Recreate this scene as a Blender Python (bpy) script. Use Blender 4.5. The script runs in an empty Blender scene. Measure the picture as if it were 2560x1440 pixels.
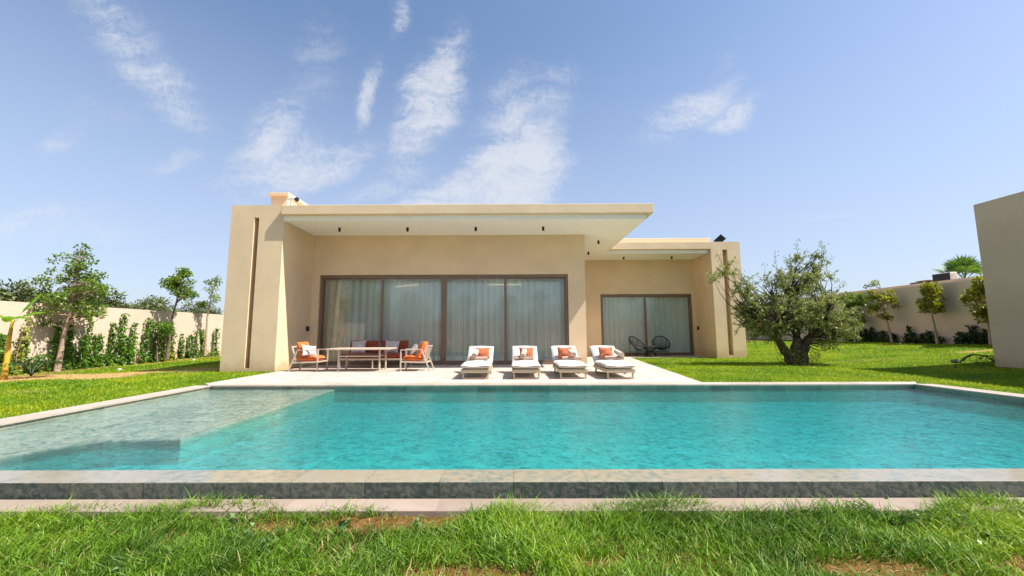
import bpy, math, random
import numpy as np
from mathutils import Vector, Matrix
R = math.radians
scene = bpy.context.scene
COL = scene.collection

# ------------------------------------------------------------------ camera
F_PX, PITCH, YAW, ROLL = 1003.6, .1115, .0014, -.0043
cp, sp, cy, sy = math.cos(PITCH), math.sin(PITCH), math.cos(YAW), math.sin(YAW)
fw = Vector((-sy*cp, cy*cp, sp)); rt = Vector((cy, sy, 0)); up = rt.cross(fw)
cr, sr = math.cos(ROLL), math.sin(ROLL)
rt, up = cr*rt + sr*up, cr*up - sr*rt
cam = bpy.data.objects.new('camera', bpy.data.cameras.new('camera'))
cam.data.sensor_width = 36; cam.data.lens = F_PX*36/2560
cam.data.clip_start = .05; cam.data.clip_end = 3000
m = Matrix((rt, up, -fw)).transposed().to_4x4(); m.translation = (0, 0, 1.15)
cam.matrix_world = m
COL.objects.link(cam); scene.camera = cam

# ------------------------------------------------------------------ light
LIGHT = Vector((-.70, .20, -1)).normalized()
SUN_EL = math.asin(-LIGHT.z); SUN_AZ = math.atan2(-LIGHT.x, -LIGHT.y)
sun = bpy.data.objects.new('sun', bpy.data.lights.new('sun', 'SUN'))
sun.data.energy = 5.0; sun.data.angle = R(.53); sun.data.color = (1, .95, .87)
sun.rotation_euler = LIGHT.to_track_quat('-Z', 'Y').to_euler(); sun.location = (20, -6, 30)
COL.objects.link(sun)

world = bpy.data.worlds.new('World'); scene.world = world; world.use_nodes = True
nt = world.node_tree; nt.nodes.clear()
class NT:
    """small helper for writing node trees"""
    def __init__(s, t): s.t = t
    def n(s, typ, ins=None, **kw):
        nd = s.t.nodes.new(typ)
        for k, v in kw.items(): setattr(nd, k, v)
        for k, v in (ins or {}).items():
            if isinstance(v, bpy.types.NodeSocket): s.t.links.new(v, nd.inputs[k])
            else: nd.inputs[k].default_value = v
        return nd
    def math(s, op, a, b=0., c=None, clamp=False):
        i = {0: a, 1: b}
        if c is not None: i[2] = c
        return s.n('ShaderNodeMath', i, operation=op, use_clamp=clamp).outputs[0]
    def mix(s, f, a, b, bt='MIX'):
        nd = s.n('ShaderNodeMix', data_type='RGBA', blend_type=bt)
        for k, v in ((0, f), (6, a), (7, b)):
            if isinstance(v, bpy.types.NodeSocket): s.t.links.new(v, nd.inputs[k])
            else: nd.inputs[k].default_value = v
        return nd.outputs[2]
    def ramp(s, f, stops):
        nd = s.n('ShaderNodeValToRGB', {0: f}); e = nd.color_ramp.elements
        while len(e) < len(stops): e.new(.5)
        for q, (p, c) in zip(e, stops):
            q.position = p; q.color = c if len(c) == 4 else (*c, 1)
        return nd.outputs[0]
    def mapr(s, v, a, b, c=0., d=1., smooth=True):
        return s.n('ShaderNodeMapRange', {0: v, 1: a, 2: b, 3: c, 4: d},
                   interpolation_type='SMOOTHSTEP' if smooth else 'LINEAR').outputs[0]
w = NT(nt)
SKY_STRENGTH = .115
sky = w.n('ShaderNodeTexSky', sky_type='NISHITA', sun_disc=False, sun_elevation=SUN_EL, sun_rotation=SUN_AZ,
          air_density=1.05, dust_density=1.6, ozone_density=2.6, altitude=300)
tc = w.n('ShaderNodeTexCoord')
sep = w.n('ShaderNodeSeparateXYZ', {0: tc.outputs['Generated']})
yy = w.math('MAXIMUM', sep.outputs[1], .12)
U = w.math('DIVIDE', sep.outputs[0], yy); W = w.math('DIVIDE', sep.outputs[2], yy)
Wh = w.math('DIVIDE', sep.outputs[2], w.math('SQRT', w.math('ADD', w.math('MULTIPLY', sep.outputs[0], sep.outputs[0]), w.math('ADD', w.math('MULTIPLY', sep.outputs[1], sep.outputs[1]), 1e-4))))
uw = w.n('ShaderNodeCombineXYZ', {0: U, 1: W}).outputs[0]
warp = w.n('ShaderNodeTexNoise', {'Vector': uw, 'Scale': 5.5, 'Detail': 3.}).outputs['Color']
warp = w.n('ShaderNodeVectorMath', {0: warp, 1: (.5, .5, .5)}, operation='SUBTRACT').outputs[0]
warp = w.n('ShaderNodeVectorMath', {0: warp, 'Scale': .12}, operation='SCALE').outputs[0]
uw2 = w.n('ShaderNodeVectorMath', {0: uw, 1: warp}, operation='ADD').outputs[0]
# cirrus wisps: centre (x/y, z/y of the view direction in the world), half length, half width, angle, density
WISPS = [(-.94, .68, .26, .085, -42, .50), (-1.06, .82, .22, .08, -40, .46),
         (-.21, .63, .20, .085, 74, .85), (-.27, .53, .12, .07, 68, .60), (-.20, .72, .10, .04, 88, .62),
         (-.03, .42, .17, .095, 52, .90), (.05, .47, .12, .075, 58, 1.05), (.10, .62, .13, .08, 55, .42),
         (-.12, .35, .22, .08, 12, .80), (.0, .36, .18, .09, 35, .95), (.10, .49, .035, .03, 50, .75), (.0, .58, .14, .1, 60, .5),
         (.48, .585, .17, .075, 28, .58), (.58, .565, .11, .045, 24, .62), (.56, .69, .16, .05, 50, .26),
         (-.38, .64, .11, .035, 74, .58), (-.31, .86, .08, .03, 85, .50), (-.52, .74, .18, .09, 86, .30),
         (-.58, .43, .19, .085, 18, .62), (-.64, .50, .16, .09, 60, .58), (-.46, .44, .16, .06, 30, .55), (-.88, .46, .11, .035, 12, .40),
         (-1.17, .51, .09, .045, 25, .40), (-1.08, .60, .2, .05, -12, .22), (-.68, .34, .16, .05, -30, .36),
         (.78, .30, .14, .025, 12, .30), (-1.2, .27, .3, .07, 4, .42), (-.30, .40, .16, .06, 30, .42)]
dens = None
for (u, v, a, b, ang, k) in WISPS:
    mp = w.n('ShaderNodeMapping', {'Vector': uw2, 'Location': (u, v, 0), 'Rotation': (0, 0, R(ang)), 'Scale': (a, b, 1)}, vector_type='TEXTURE')
    l = w.n('ShaderNodeVectorMath', {0: mp.outputs[0]}, operation='LENGTH').outputs['Value']
    g = w.math('MULTIPLY', w.mapr(l, 1.5, .1), k)
    dens = g if dens is None else w.math('MAXIMUM', dens, g)
mpa = w.n('ShaderNodeMapping', {'Vector': uw2, 'Rotation': (0, 0, R(62)), 'Scale': (.42, 1.9, 1)}, vector_type='POINT').outputs[0]
na = w.n('ShaderNodeTexNoise', {'Vector': mpa, 'Scale': 9., 'Detail': 9., 'Roughness': .66, 'Distortion': .35}).outputs[0]
nb = w.n('ShaderNodeTexNoise', {'Vector': uw2, 'Scale': 58., 'Detail': 5., 'Roughness': .7}).outputs[0]
nn = w.math('ADD', w.math('MULTIPLY', na, .74), w.math('MULTIPLY', nb, .44))
cl = w.math('MULTIPLY', w.mapr(w.math('ADD', nn, w.math('MULTIPLY', dens, .40)), .56, 1.0), w.mapr(dens, .0, .6))
cl = w.math('MULTIPLY', cl, w.mapr(sep.outputs[1], .15, .35))
CLOUD = .50/SKY_STRENGTH
hz = w.mapr(Wh, .85, .0)
skyc = w.mix(w.math('MULTIPLY', hz, .62), sky.outputs[0], (.345/SKY_STRENGTH, .385/SKY_STRENGTH, .49/SKY_STRENGTH, 1))
skyc = w.mix(w.math('MULTIPLY', cl, .78), skyc, (CLOUD*.93, CLOUD*.96, CLOUD*1.03, 1))
bg = w.n('ShaderNodeBackground', {'Color': skyc, 'Strength': SKY_STRENGTH})
out = w.n('ShaderNodeOutputWorld', {0: bg.outputs[0]})

vs = scene.view_settings
vs.view_transform = 'Standard'; vs.look = 'None'; vs.exposure = 0.8; vs.gamma = 1; vs.use_curve_mapping = False
scene.cycles.sample_clamp_indirect = 4
scene.cycles.max_bounces = 10; scene.cycles.diffuse_bounces = 4; scene.cycles.transparent_max_bounces = 24
scene.cycles.caustics_reflective = False

# ------------------------------------------------------------------ materials
def mat(name):
    mt = bpy.data.materials.new(name); mt.use_nodes = True; mt.node_tree.nodes.clear()
    return mt, NT(mt.node_tree)
def fin(mt, h, sh, disp=None, vol=None):
    o = h.n('ShaderNodeOutputMaterial', {0: sh})
    if vol is not None: h.t.links.new(vol, o.inputs['Volume'])
    return mt
def bump(h, height, strength=.3, dist=.01):
    return h.n('ShaderNodeBump', {'Height': height, 'Strength': strength, 'Distance': dist}).outputs[0]
def pbr(h, **kw):
    ins = {}
    for k, v in kw.items():
        ins[{'col': 'Base Color', 'rough': 'Roughness', 'metal': 'Metallic', 'nrm': 'Normal', 'spec': 'Specular IOR Level',
             'sheen': 'Sheen Weight', 'coat': 'Coat Weight', 'coatr': 'Coat Roughness'}[k]] = v
    return h.n('ShaderNodeBsdfPrincipled', ins).outputs[0]
def noise(h, scale, vec=None, detail=4., rough=.55, dist=0.):
    i = {'Scale': scale, 'Detail': detail, 'Roughness': rough, 'Distortion': dist}
    if vec is not None: i['Vector'] = vec
    return h.n('ShaderNodeTexNoise', i).outputs[0]
def objc(h, scale=None):
    v = h.n('ShaderNodeTexCoord').outputs['Object']
    if scale: v = h.n('ShaderNodeMapping', {'Vector': v, 'Scale': scale}).outputs[0]
    return v

def simple(name, col, rough=.5, metal=0., nscale=8., var=.12, bumps=0., bscale=60., **kw):
    mt, h = mat(name); v = objc(h)
    n = noise(h, nscale, v)
    c = h.mix(h.mapr(n, .3, .7), (*[x*(1-var) for x in col], 1), (*[min(1, x*(1+var)) for x in col], 1))
    a = dict(col=c, rough=rough, metal=metal, **kw)
    if bumps: a['nrm'] = bump(h, noise(h, bscale, v, 3.), bumps, .004)
    return fin(mt, h, pbr(h, **a))

def stucco(name, col, stain=True):
    mt, h = mat(name); v = objc(h)
    big = noise(h, .9, v, 5., .6); fine = noise(h, 70., v, 3., .6)
    streak = noise(h, 9., objc(h, (.5, .5, 7.)), 4., .6)
    c = h.mix(h.mapr(big, .3, .7), (*[x*.93 for x in col], 1), (*[x*1.05 for x in col], 1))
    c = h.mix(h.mapr(streak, .35, .75, 0., .22), c, (*[x*.80 for x in col], 1))
    drip = noise(h, 2.2, objc(h, (2.2, 2.2, .12)), 5., .6)
    c = h.mix(h.mapr(drip, .56, .80, 0., .16), c, (*[x*.72 for x in col], 1))
    if stain:
        z = h.n('ShaderNodeSeparateXYZ', {0: v}).outputs[2]
        zz = h.math('ADD', z, h.math('MULTIPLY', h.math('SUBTRACT', noise(h, 1.8, v, 5., .65), .5), .75))
        c = h.mix(h.mapr(zz, .42, .02, 0., .55), c, (.47, .30, .15, 1))
    b = h.math('ADD', h.math('MULTIPLY', fine, .7), h.math('MULTIPLY', streak, .5))
    return fin(mt, h, pbr(h, col=c, rough=.92, spec=.2, nrm=bump(h, b, .55, .012)))

M = {}
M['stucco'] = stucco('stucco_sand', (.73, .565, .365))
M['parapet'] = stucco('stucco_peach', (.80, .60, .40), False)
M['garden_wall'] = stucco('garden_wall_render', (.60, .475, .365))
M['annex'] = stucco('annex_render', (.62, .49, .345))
M['soffit'] = simple('soffit_paint', (.90, .89, .83), .8, var=.02)
M['bronze'] = simple('bronze_frame', (.22, .15, .10), .42, .45, var=.1)
M['black'] = simple('black_metal', (.012, .012, .013), .45, .3)
M['dark'] = simple('dark_void', (.05, .048, .045), .9)
M['champagne'] = simple('champagne_metal', (.43, .36, .24), .45, .15, var=.05)
M['taupe'] = simple('taupe_metal', (.52, .43, .335), .48, .1, var=.05)
M['mat_white'] = simple('white_fabric', (.60, .575, .53), .95, nscale=5, var=.04, bumps=.35, bscale=160, sheen=.2)
M['orange'] = simple('orange_fabric', (.64, .135, .01), .9, nscale=6, var=.14, bumps=.4, bscale=120, sheen=.25)
M['rust'] = simple('rust_fabric', (.24, .038, .010), .92, nscale=6, var=.12, bumps=.4, bscale=120, sheen=.2)
M['sienna'] = simple('sienna_fabric', (.44, .115, .04), .92, nscale=9, var=.12, bumps=.4, bscale=150, sheen=.2)
M['grey_fabric'] = simple('pale_grey_fabric', (.46, .415, .38), .95, nscale=14, var=.14, bumps=.5, bscale=150, sheen=.2)
M['towel'] = simple('brown_towel', (.42, .28, .215), .98, nscale=16, var=.14, bumps=.9, bscale=240, sheen=.4)
M['towel_edge'] = simple('pale_towel_edge', (.56, .42, .33), .98, nscale=16, var=.12, bumps=.9, bscale=240, sheen=.4)
M['white_metal'] = simple('white_metal', (.75, .75, .73), .4, .0)
M['timber'] = simple('weathered_timber', (.14, .105, .085), .85, nscale=3, var=.35)
M['bark'] = simple('bark', (.16, .115, .085), .95, nscale=14, var=.45, bumps=1., bscale=40)
M['bark_pale'] = simple('pale_bark', (.37, .26, .19), .95, nscale=14, var=.3, bumps=.8, bscale=40)
M['bark_olive'] = simple('olive_bark', (.075, .047, .033), .95, nscale=9, var=.6, bumps=1., bscale=22)
M['stem_yellow'] = simple('banana_stem', (.55, .33, .03), .7, nscale=5, var=.3)
M['pale_stone'] = simple('white_pebble', (.75, .73, .68), .8)

def tiles(name, cols, size, gap, grout, rough, bst=.3, wet=False, var=.5, coat=0., grain=5., con=0.):
    mt, h = mat(name); g = h.n('ShaderNodeNewGeometry')
    sp_ = h.n('ShaderNodeSeparateXYZ', {0: g.outputs['Position']})
    nsp = h.n('ShaderNodeSeparateXYZ', {0: g.outputs['Normal']})
    ax = h.math('GREATER_THAN', h.math('ABSOLUTE', nsp.outputs[0]), .6); az = h.math('GREATER_THAN', h.math('ABSOLUTE', nsp.outputs[2]), .6)
    # tile plane chosen from the face's own direction
    uu = h.n('ShaderNodeMix', {0: ax, 2: sp_.outputs[0], 3: sp_.outputs[1]}, data_type='FLOAT').outputs[0]
    vv = h.n('ShaderNodeMix', {0: az, 2: sp_.outputs[2], 3: sp_.outputs[1]}, data_type='FLOAT').outputs[0]
    vec = h.n('ShaderNodeCombineXYZ', {0: uu, 1: vv}).outputs[0]
    bk = h.n('ShaderNodeTexBrick', {'Vector': vec, 'Color1': (0, 0, 0, 1), 'Color2': (1, 1, 1, 1), 'Mortar': (.5, .5, .5, 1), 'Scale': 1.,
             'Mortar Size': gap, 'Mortar Smooth': .1, 'Bias': 0., 'Brick Width': size[0], 'Row Height': size[1]}, offset=.5 if wet else 0., squash=1.)
    nz = noise(h, grain, g.outputs['Position'], 6., .62, .4)
    if con: nz = h.mapr(nz, .5-con, .5+con)
    f = h.math('ADD', h.math('MULTIPLY', bk.outputs[0], var), h.math('MULTIPLY', nz, 1.-var*.5))
    n = len(cols)
    c = h.ramp(f, [(.25+.6*i/(n-1), q) for i, q in enumerate(cols)])
    c = h.mix(bk.outputs['Fac'], c, (*grout, 1))
    hh = h.math('SUBTRACT', h.math('MULTIPLY', nz, .6), bk.outputs['Fac'])
    fn = noise(h, 55., g.outputs['Position'], 3.)
    hh = h.math('ADD', hh, h.math('MULTIPLY', fn, .3))
    return fin(mt, h, pbr(h, col=c, rough=rough, nrm=bump(h, hh, bst, .006), coat=coat, coatr=.12))
M['terrace'] = tiles('travertine_paving', [(.44, .355, .30), (.54, .445, .38), (.60, .50, .43)], (.6, .6), .003, (.50, .42, .35), .55, .12, var=.22, grain=2.2, con=.3)
M['coping'] = tiles('coping_stone', [(.31, .26, .205), (.41, .34, .27), (.47, .40, .33)], (.6, 3.), .004, (.26, .22, .18), .6, .3, var=.4)
M['ledge'] = tiles('pink_paving', [(.25, .185, .145), (.30, .23, .18), (.35, .275, .215)], (.6, 3.), .004, (.3, .2, .15), .7, .2, var=.4)
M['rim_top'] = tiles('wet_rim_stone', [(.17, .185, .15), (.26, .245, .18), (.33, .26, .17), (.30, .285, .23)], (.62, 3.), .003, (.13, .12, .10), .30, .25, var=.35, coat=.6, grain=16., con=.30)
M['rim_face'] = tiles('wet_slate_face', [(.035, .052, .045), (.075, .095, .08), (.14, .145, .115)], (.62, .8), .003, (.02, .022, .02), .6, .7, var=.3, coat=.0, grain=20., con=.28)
M['pool_tile'] = tiles('green_pool_stone', [(.26, .37, .33), (.62, .74, .66), (.84, .90, .82)], (.3, .3), .002, (.36, .44, .38), .5, .2, wet=True, var=.15, grain=9.)
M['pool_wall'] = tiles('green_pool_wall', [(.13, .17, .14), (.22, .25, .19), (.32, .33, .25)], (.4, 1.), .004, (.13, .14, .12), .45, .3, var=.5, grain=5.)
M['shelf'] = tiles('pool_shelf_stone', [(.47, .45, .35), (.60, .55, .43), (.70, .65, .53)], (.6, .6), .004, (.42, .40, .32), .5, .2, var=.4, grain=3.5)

# water: ripple-tinted surface with fresnel reflection over an absorbing body
mt, h = mat('pool_water')
v = objc(h)
mp1 = h.n('ShaderNodeMapping', {'Vector': v, 'Scale': (1., 1.25, 1.), 'Rotation': (0, 0, R(22))}).outputs[0]
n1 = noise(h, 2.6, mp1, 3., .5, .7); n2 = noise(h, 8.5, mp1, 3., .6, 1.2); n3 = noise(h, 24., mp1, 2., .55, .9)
hh = h.math('ADD', h.math('MULTIPLY', n1, .9), h.math('ADD', h.math('MULTIPLY', n2, .62), h.math('MULTIPLY', n3, .26)))
nb_ = bump(h, hh, .6, .03)
fr = h.n('ShaderNodeFresnel', {'IOR': 1.33, 'Normal': nb_}).outputs[0]
gl = h.n('ShaderNodeBsdfGlossy', {'Color': (1, 1, 1, 1), 'Roughness': .02, 'Normal': nb_}).outputs[0]
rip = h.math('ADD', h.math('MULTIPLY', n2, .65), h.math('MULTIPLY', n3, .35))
tcol = h.ramp(rip, [(.38, (.30, .50, .53)), (.49, (.84, .92, .92)), (.58, (1, 1, 1))])  # light and dark caustic mottling painted into the transmission tint
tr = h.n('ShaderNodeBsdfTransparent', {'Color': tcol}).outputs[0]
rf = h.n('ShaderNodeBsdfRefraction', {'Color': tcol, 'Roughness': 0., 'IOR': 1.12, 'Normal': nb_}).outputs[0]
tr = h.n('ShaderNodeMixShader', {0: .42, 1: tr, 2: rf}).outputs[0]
ms = h.n('ShaderNodeMixShader', {0: h.math('MULTIPLY', fr, 1.0), 1: tr, 2: gl}).outputs[0]
va = h.n('ShaderNodeVolumeAbsorption', {'Color': (.0, .90, .925, 1), 'Density': 2.8}).outputs[0]
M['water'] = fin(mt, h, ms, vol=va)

# window glass: two sharp surfaces, strong sky reflection
mt, h = mat('window_glass')
fr = h.n('ShaderNodeFresnel', {'IOR': 1.5}).outputs[0]
gl = h.n('ShaderNodeBsdfGlossy', {'Color': (.95, 1, .98, 1), 'Roughness': 0.}).outputs[0]
tr = h.n('ShaderNodeBsdfTransparent', {'Color': (.97, .995, .965, 1)}).outputs[0]
M['glass'] = fin(mt, h, h.n('ShaderNodeMixShader', {0: h.math('ADD', h.math('MULTIPLY', fr, .85), .0), 1: tr, 2: gl}).outputs[0])

mt, h = mat('sheer_curtain')
v = objc(h)
nz = noise(h, 3., objc(h, (4., 1., .08)), 4.)
c = h.mix(nz, (.80, .84, .82, 1), (.93, .95, .93, 1))
d = h.n('ShaderNodeBsdfDiffuse', {'Color': c}).outputs[0]; t2 = h.n('ShaderNodeBsdfTranslucent', {'Color': c}).outputs[0]
a = h.n('ShaderNodeMixShader', {0: .28, 1: d, 2: t2}).outputs[0]
M['curtain'] = fin(mt, h, h.n('ShaderNodeMixShader', {0: .08, 1: a, 2: h.n('ShaderNodeBsdfTransparent').outputs[0]}).outputs[0])
M['drape'] = simple('drape_linen', (.72, .62, .48), .95, nscale=5, var=.08)

mt, h = mat('lamp_glow')
M['glow'] = fin(mt, h, h.n('ShaderNodeEmission', {'Color': (1, .78, .42, 1), 'Strength': 4.}).outputs[0])

def leafmat(name, dark, light, tip=None, trans=.35, gloss=.12, rough=.45):
    mt, h = mat(name)
    g = h.n('ShaderNodeNewGeometry'); r_ = g.outputs['Random Per Island']
    cl_ = noise(h, 1.7, g.outputs['Position'], 2.)
    f = h.math('ADD', h.math('MULTIPLY', r_, .65), h.math('MULTIPLY', h.math('SUBTRACT', cl_, .5), 1.1))
    st = [(.05, dark), (.62, light)] + ([(.95, tip)] if tip else [])
    c = h.ramp(f, st)
    d = h.n('ShaderNodeBsdfDiffuse', {'Color': c}).outputs[0]
    tcol = h.mix(1., c, (1.25, 1.15, .55, 1), 'MULTIPLY')
    t = h.n('ShaderNodeBsdfTranslucent', {'Color': tcol}).outputs[0]
    a = h.n('ShaderNodeMixShader', {0: trans, 1: d, 2: t}).outputs[0]
    gl = h.n('ShaderNodeBsdfGlossy', {'Color': (.9, 1, .8, 1), 'Roughness': rough}).outputs[0]
    return fin(mt, h, h.n('ShaderNodeMixShader', {0: gloss*.25, 1: a, 2: gl}).outputs[0])
M['leaf_olive'] = leafmat('olive_leaf', (.14, .18, .05), (.32, .37, .12), (.62, .64, .36), .38, .2)
M['leaf_tree'] = leafmat('young_tree_leaf', (.09, .17, .025), (.22, .33, .045), (.40, .50, .09), .5)
M['leaf_vine'] = leafmat('climber_leaf', (.05, .13, .014), (.15, .30, .02), (.36, .46, .04), .45)
M['leaf_yellow'] = leafmat('yellow_green_leaf', (.15, .18, .016), (.36, .38, .025), (.60, .55, .04), .45)
M['leaf_dark'] = leafmat('dark_shrub_leaf', (.018, .038, .012), (.045, .085, .022), (.09, .15, .03), .25)
M['leaf_far'] = leafmat('grove_leaf', (.075, .10, .035), (.16, .20, .07), (.30, .34, .14), .3)
M['leaf_palm'] = leafmat('palm_leaf', (.045, .11, .02), (.13, .25, .035), (.32, .42, .08), .35)
M['leaf_banana'] = leafmat('banana_leaf', (.10, .24, .015), (.22, .42, .03), None, .5)
M['leaf_weed'] = leafmat('weed_leaf', (.07, .14, .04), (.17, .28, .10), (.30, .42, .19), .35)
M['seed'] = leafmat('dry_seed', (.16, .08, .04), (.30, .17, .08), None, .2)

def grassmat(name, cols, dry):
    mt, h = mat(name)
    g = h.n('ShaderNodeNewGeometry'); r_ = g.outputs['Random Per Island']
    n1_ = noise(h, .55, g.outputs['Position'], 4., .6); n2_ = noise(h, 3.2, g.outputs['Position'], 3.)
    f = h.math('ADD', h.math('MULTIPLY', r_, .42), h.math('ADD', h.math('MULTIPLY', h.math('SUBTRACT', n1_, .5), 1.9), h.math('MULTIPLY', h.math('SUBTRACT', n2_, .5), .8)))
    f = h.math('ADD', f, .20)
    c = h.ramp(f, [(0., cols[0]), (.40, cols[1]), (.75, cols[2]), (1., cols[3])])
    at = h.n('ShaderNodeAttribute', attribute_name='dry').outputs['Fac']
    c = h.mix(at, c, (*dry, 1))
    d = h.n('ShaderNodeBsdfDiffuse', {'Color': c}).outputs[0]
    t = h.n('ShaderNodeBsdfTranslucent', {'Color': h.mix(1., c, (1.2, 1.15, .6, 1), 'MULTIPLY')}).outputs[0]
    a = h.n('ShaderNodeMixShader', {0: .38, 1: d, 2: t}).outputs[0]
    gl = h.n('ShaderNodeBsdfGlossy', {'Color': (.9, 1, .7, 1), 'Roughness': .5}).outputs[0]
    return fin(mt, h, h.n('ShaderNodeMixShader', {0: .03, 1: a, 2: gl}).outputs[0])
M['grass_near'] = grassmat('long_grass', [(.048, .12, .008), (.135, .27, .014), (.24, .38, .020), (.40, .48, .05)], (.46, .36, .15))
M['grass_lawn'] = grassmat('lawn_grass', [(.075, .18, .003), (.20, .34, .003), (.40, .44, .003), (.58, .48, .01)], (.62, .44, .18))

mt, h = mat('ground_soil')
g = h.n('ShaderNodeNewGeometry'); P_ = g.outputs['Position']
n1_ = noise(h, .7, P_, 5., .6); n2_ = noise(h, 14., P_, 6., .65)
soil = h.ramp(n2_, [(.3, (.12, .042, .020)), (.55, (.25, .095, .042)), (.8, (.36, .16, .08))])
turf = h.ramp(h.math('ADD', h.math('MULTIPLY', n1_, .6), h.math('MULTIPLY', n2_, .4)), [(.3, (.05, .12, .005)), (.6, (.13, .24, .006)), (.8, (.28, .30, .02))])
straw = h.ramp(n2_, [(.3, (.40, .24, .10)), (.7, (.62, .42, .19))])
c = h.mix(h.n('ShaderNodeAttribute', attribute_name='soil').outputs['Fac'], turf, soil)
c = h.mix(h.n('ShaderNodeAttribute', attribute_name='dry').outputs['Fac'], c, straw)
M['ground'] = fin(mt, h, pbr(h, col=c, rough=.97, spec=.1, nrm=bump(h, n2_, 1., .09)))

# ------------------------------------------------------------------ mesh helpers
class MB:
    def __init__(s): s.v = []; s.f = []
    def add(s, v, f):
        o = len(s.v); s.v += [tuple(p) for p in v]; s.f += [tuple(i+o for i in q) for q in f]; return s
    def box(s, x0, x1, y0, y1, z0, z1, M4=None):
        v = [(x, y, z) for x in (x0, x1) for y in (y0, y1) for z in (z0, z1)]
        if M4 is not None: v = [M4 @ Vector(p) for p in v]
        return s.add(v, [(0, 1, 3, 2), (4, 6, 7, 5), (0, 4, 5, 1), (2, 3, 7, 6), (0, 2, 6, 4), (1, 5, 7, 3)])
    def bar(s, a, b, wd, ht, upv=(0, 0, 1)):
        a = Vector(a); b = Vector(b); d = (b-a).normalized(); u = Vector(upv)
        if abs(d.dot(u)) > .98: u = Vector((0, 1, 0))
        sd = d.cross(u).normalized(); u = sd.cross(d)
        v = [p + sd*wd/2*i + u*ht/2*j for p in (a, b) for i, j in ((-1, -1), (1, -1), (1, 1), (-1, 1))]
        return s.add(v, [(0, 3, 2, 1), (4, 5, 6, 7), (0, 1, 5, 4), (1, 2, 6, 5), (2, 3, 7, 6), (3, 0, 4, 7)])
    def tube(s, pts, rad, n=8, cap=True):
        pts = [Vector(p) for p in pts]
        if not hasattr(rad, '__len__'): rad = [rad]*len(pts)
        vs_ = []; ref = None
        for i, p in enumerate(pts):
            d = (pts[min(i+1, len(pts)-1)] - pts[max(i-1, 0)])
            d = d.normalized() if d.length > 1e-9 else Vector((0, 0, 1))
            if ref is None: ref = Vector((1, 0, 0)) if abs(d.x) < .8 else Vector((0, 1, 0))
            a = (ref - d*ref.dot(d)).normalized(); b = d.cross(a); ref = a
            vs_ += [p + (a*math.cos(t) + b*math.sin(t))*rad[i] for t in [2*math.pi*k/n for k in range(n)]]
        fs = [(i*n+k, i*n+(k+1) % n, (i+1)*n+(k+1) % n, (i+1)*n+k) for i in range(len(pts)-1) for k in range(n)]
        if cap: fs += [tuple(range(n-1, -1, -1)), tuple((len(pts)-1)*n+k for k in range(n))]
        return s.add(vs_, fs)
    def grid(s, fn, nu, nv, closed_u=False):
        v = [fn(i/(nu if closed_u else nu-1), j/(nv-1)) for j in range(nv) for i in range(nu)]
        fs = []
        for j in range(nv-1):
            for i in range(nu if closed_u else nu-1):
                k = (i+1) % nu
                fs.append((j*nu+i, j*nu+k, (j+1)*nu+k, (j+1)*nu+i))
        return s.add(v, fs)
    def cushion(s, wx, dy, hz, M4, pinch=0., puff=.35, n=11, seed=0):
        """soft box centred on the origin of M4; pinch pulls the corners out like a scatter pillow"""
        rnd = random.Random(seed); ph = [rnd.uniform(0, 6) for _ in range(4)]
        def prof(u): return max(0., 1-abs(u)**(2.2 if pinch else 5))**(.55 if pinch else .33)
        def pt(u, v, sg):
            a, b = 2*u-1, 2*v-1
            k = 1 - pinch*((1-a*a)*(b*b) if abs(b) > abs(a) else (1-b*b)*(a*a))
            hgt = hz/2*(prof(a)*prof(b))**(1.) * (1+puff*.25*(1-a*a)*(1-b*b)) + .004
            wr = .006*math.sin(5*a+ph[0]+2*b)+.005*math.sin(7*b+ph[1]-3*a)
            kx = 1 - pinch*(b*b < a*a)*(1-b*b)*a*a; ky = 1 - pinch*(a*a <= b*b)*(1-a*a)*b*b
            return M4 @ Vector((a*wx/2*kx, b*dy/2*ky, sg*hgt + (wr if sg > 0 else 0)))
        s.grid(lambda u, v: pt(u, v, 1), n, n)
        s.grid(lambda u, v: pt(1-u, v, -1), n, n)
        return s
    def build(s, name, mt, parent=None, smooth=None, bevel=0.):
        me = bpy.data.meshes.new(name); me.from_pydata(s.v, [], s.f); me.update()
        if smooth is not None:
            me.shade_smooth(); me.set_sharp_from_angle(angle=R(smooth))
        o = bpy.data.objects.new(name, me); COL.objects.link(o)
        if mt: me.materials.append(mt)
        if parent: o.parent = parent
        if bevel:
            md = o.modifiers.new('bevel', 'BEVEL'); md.width = bevel; md.segments = 2; md.limit_method = 'ANGLE'; md.angle_limit = R(40)
        return o

def npmesh(name, V, faces_n, idx, mt, parent=None, attrs=None, smooth=False):
    """V (n,3); idx flat loop indices; faces_n loop count per face"""
    me = bpy.data.meshes.new(name)
    me.vertices.add(len(V)); me.vertices.foreach_set('co', np.ascontiguousarray(V, dtype=np.float32).ravel())
    me.loops.add(len(idx)); me.loops.foreach_set('vertex_index', np.asarray(idx, dtype=np.int32))
    fn = np.asarray(faces_n, dtype=np.int32); st = np.concatenate([[0], np.cumsum(fn)[:-1]]).astype(np.int32)
    me.polygons.add(len(fn)); me.polygons.foreach_set('loop_start', st)
    if smooth: me.polygons.foreach_set('use_smooth', np.ones(len(fn), dtype=bool))
    for k, a in (attrs or {}).items():
        at = me.attributes.new(k, 'FLOAT', 'POINT'); at.data.foreach_set('value', np.asarray(a, dtype=np.float32))
    me.update(calc_edges=True); me.validate()
    me.materials.append(mt)
    o = bpy.data.objects.new(name, me); COL.objects.link(o)
    if parent: o.parent = parent
    return o

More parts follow.
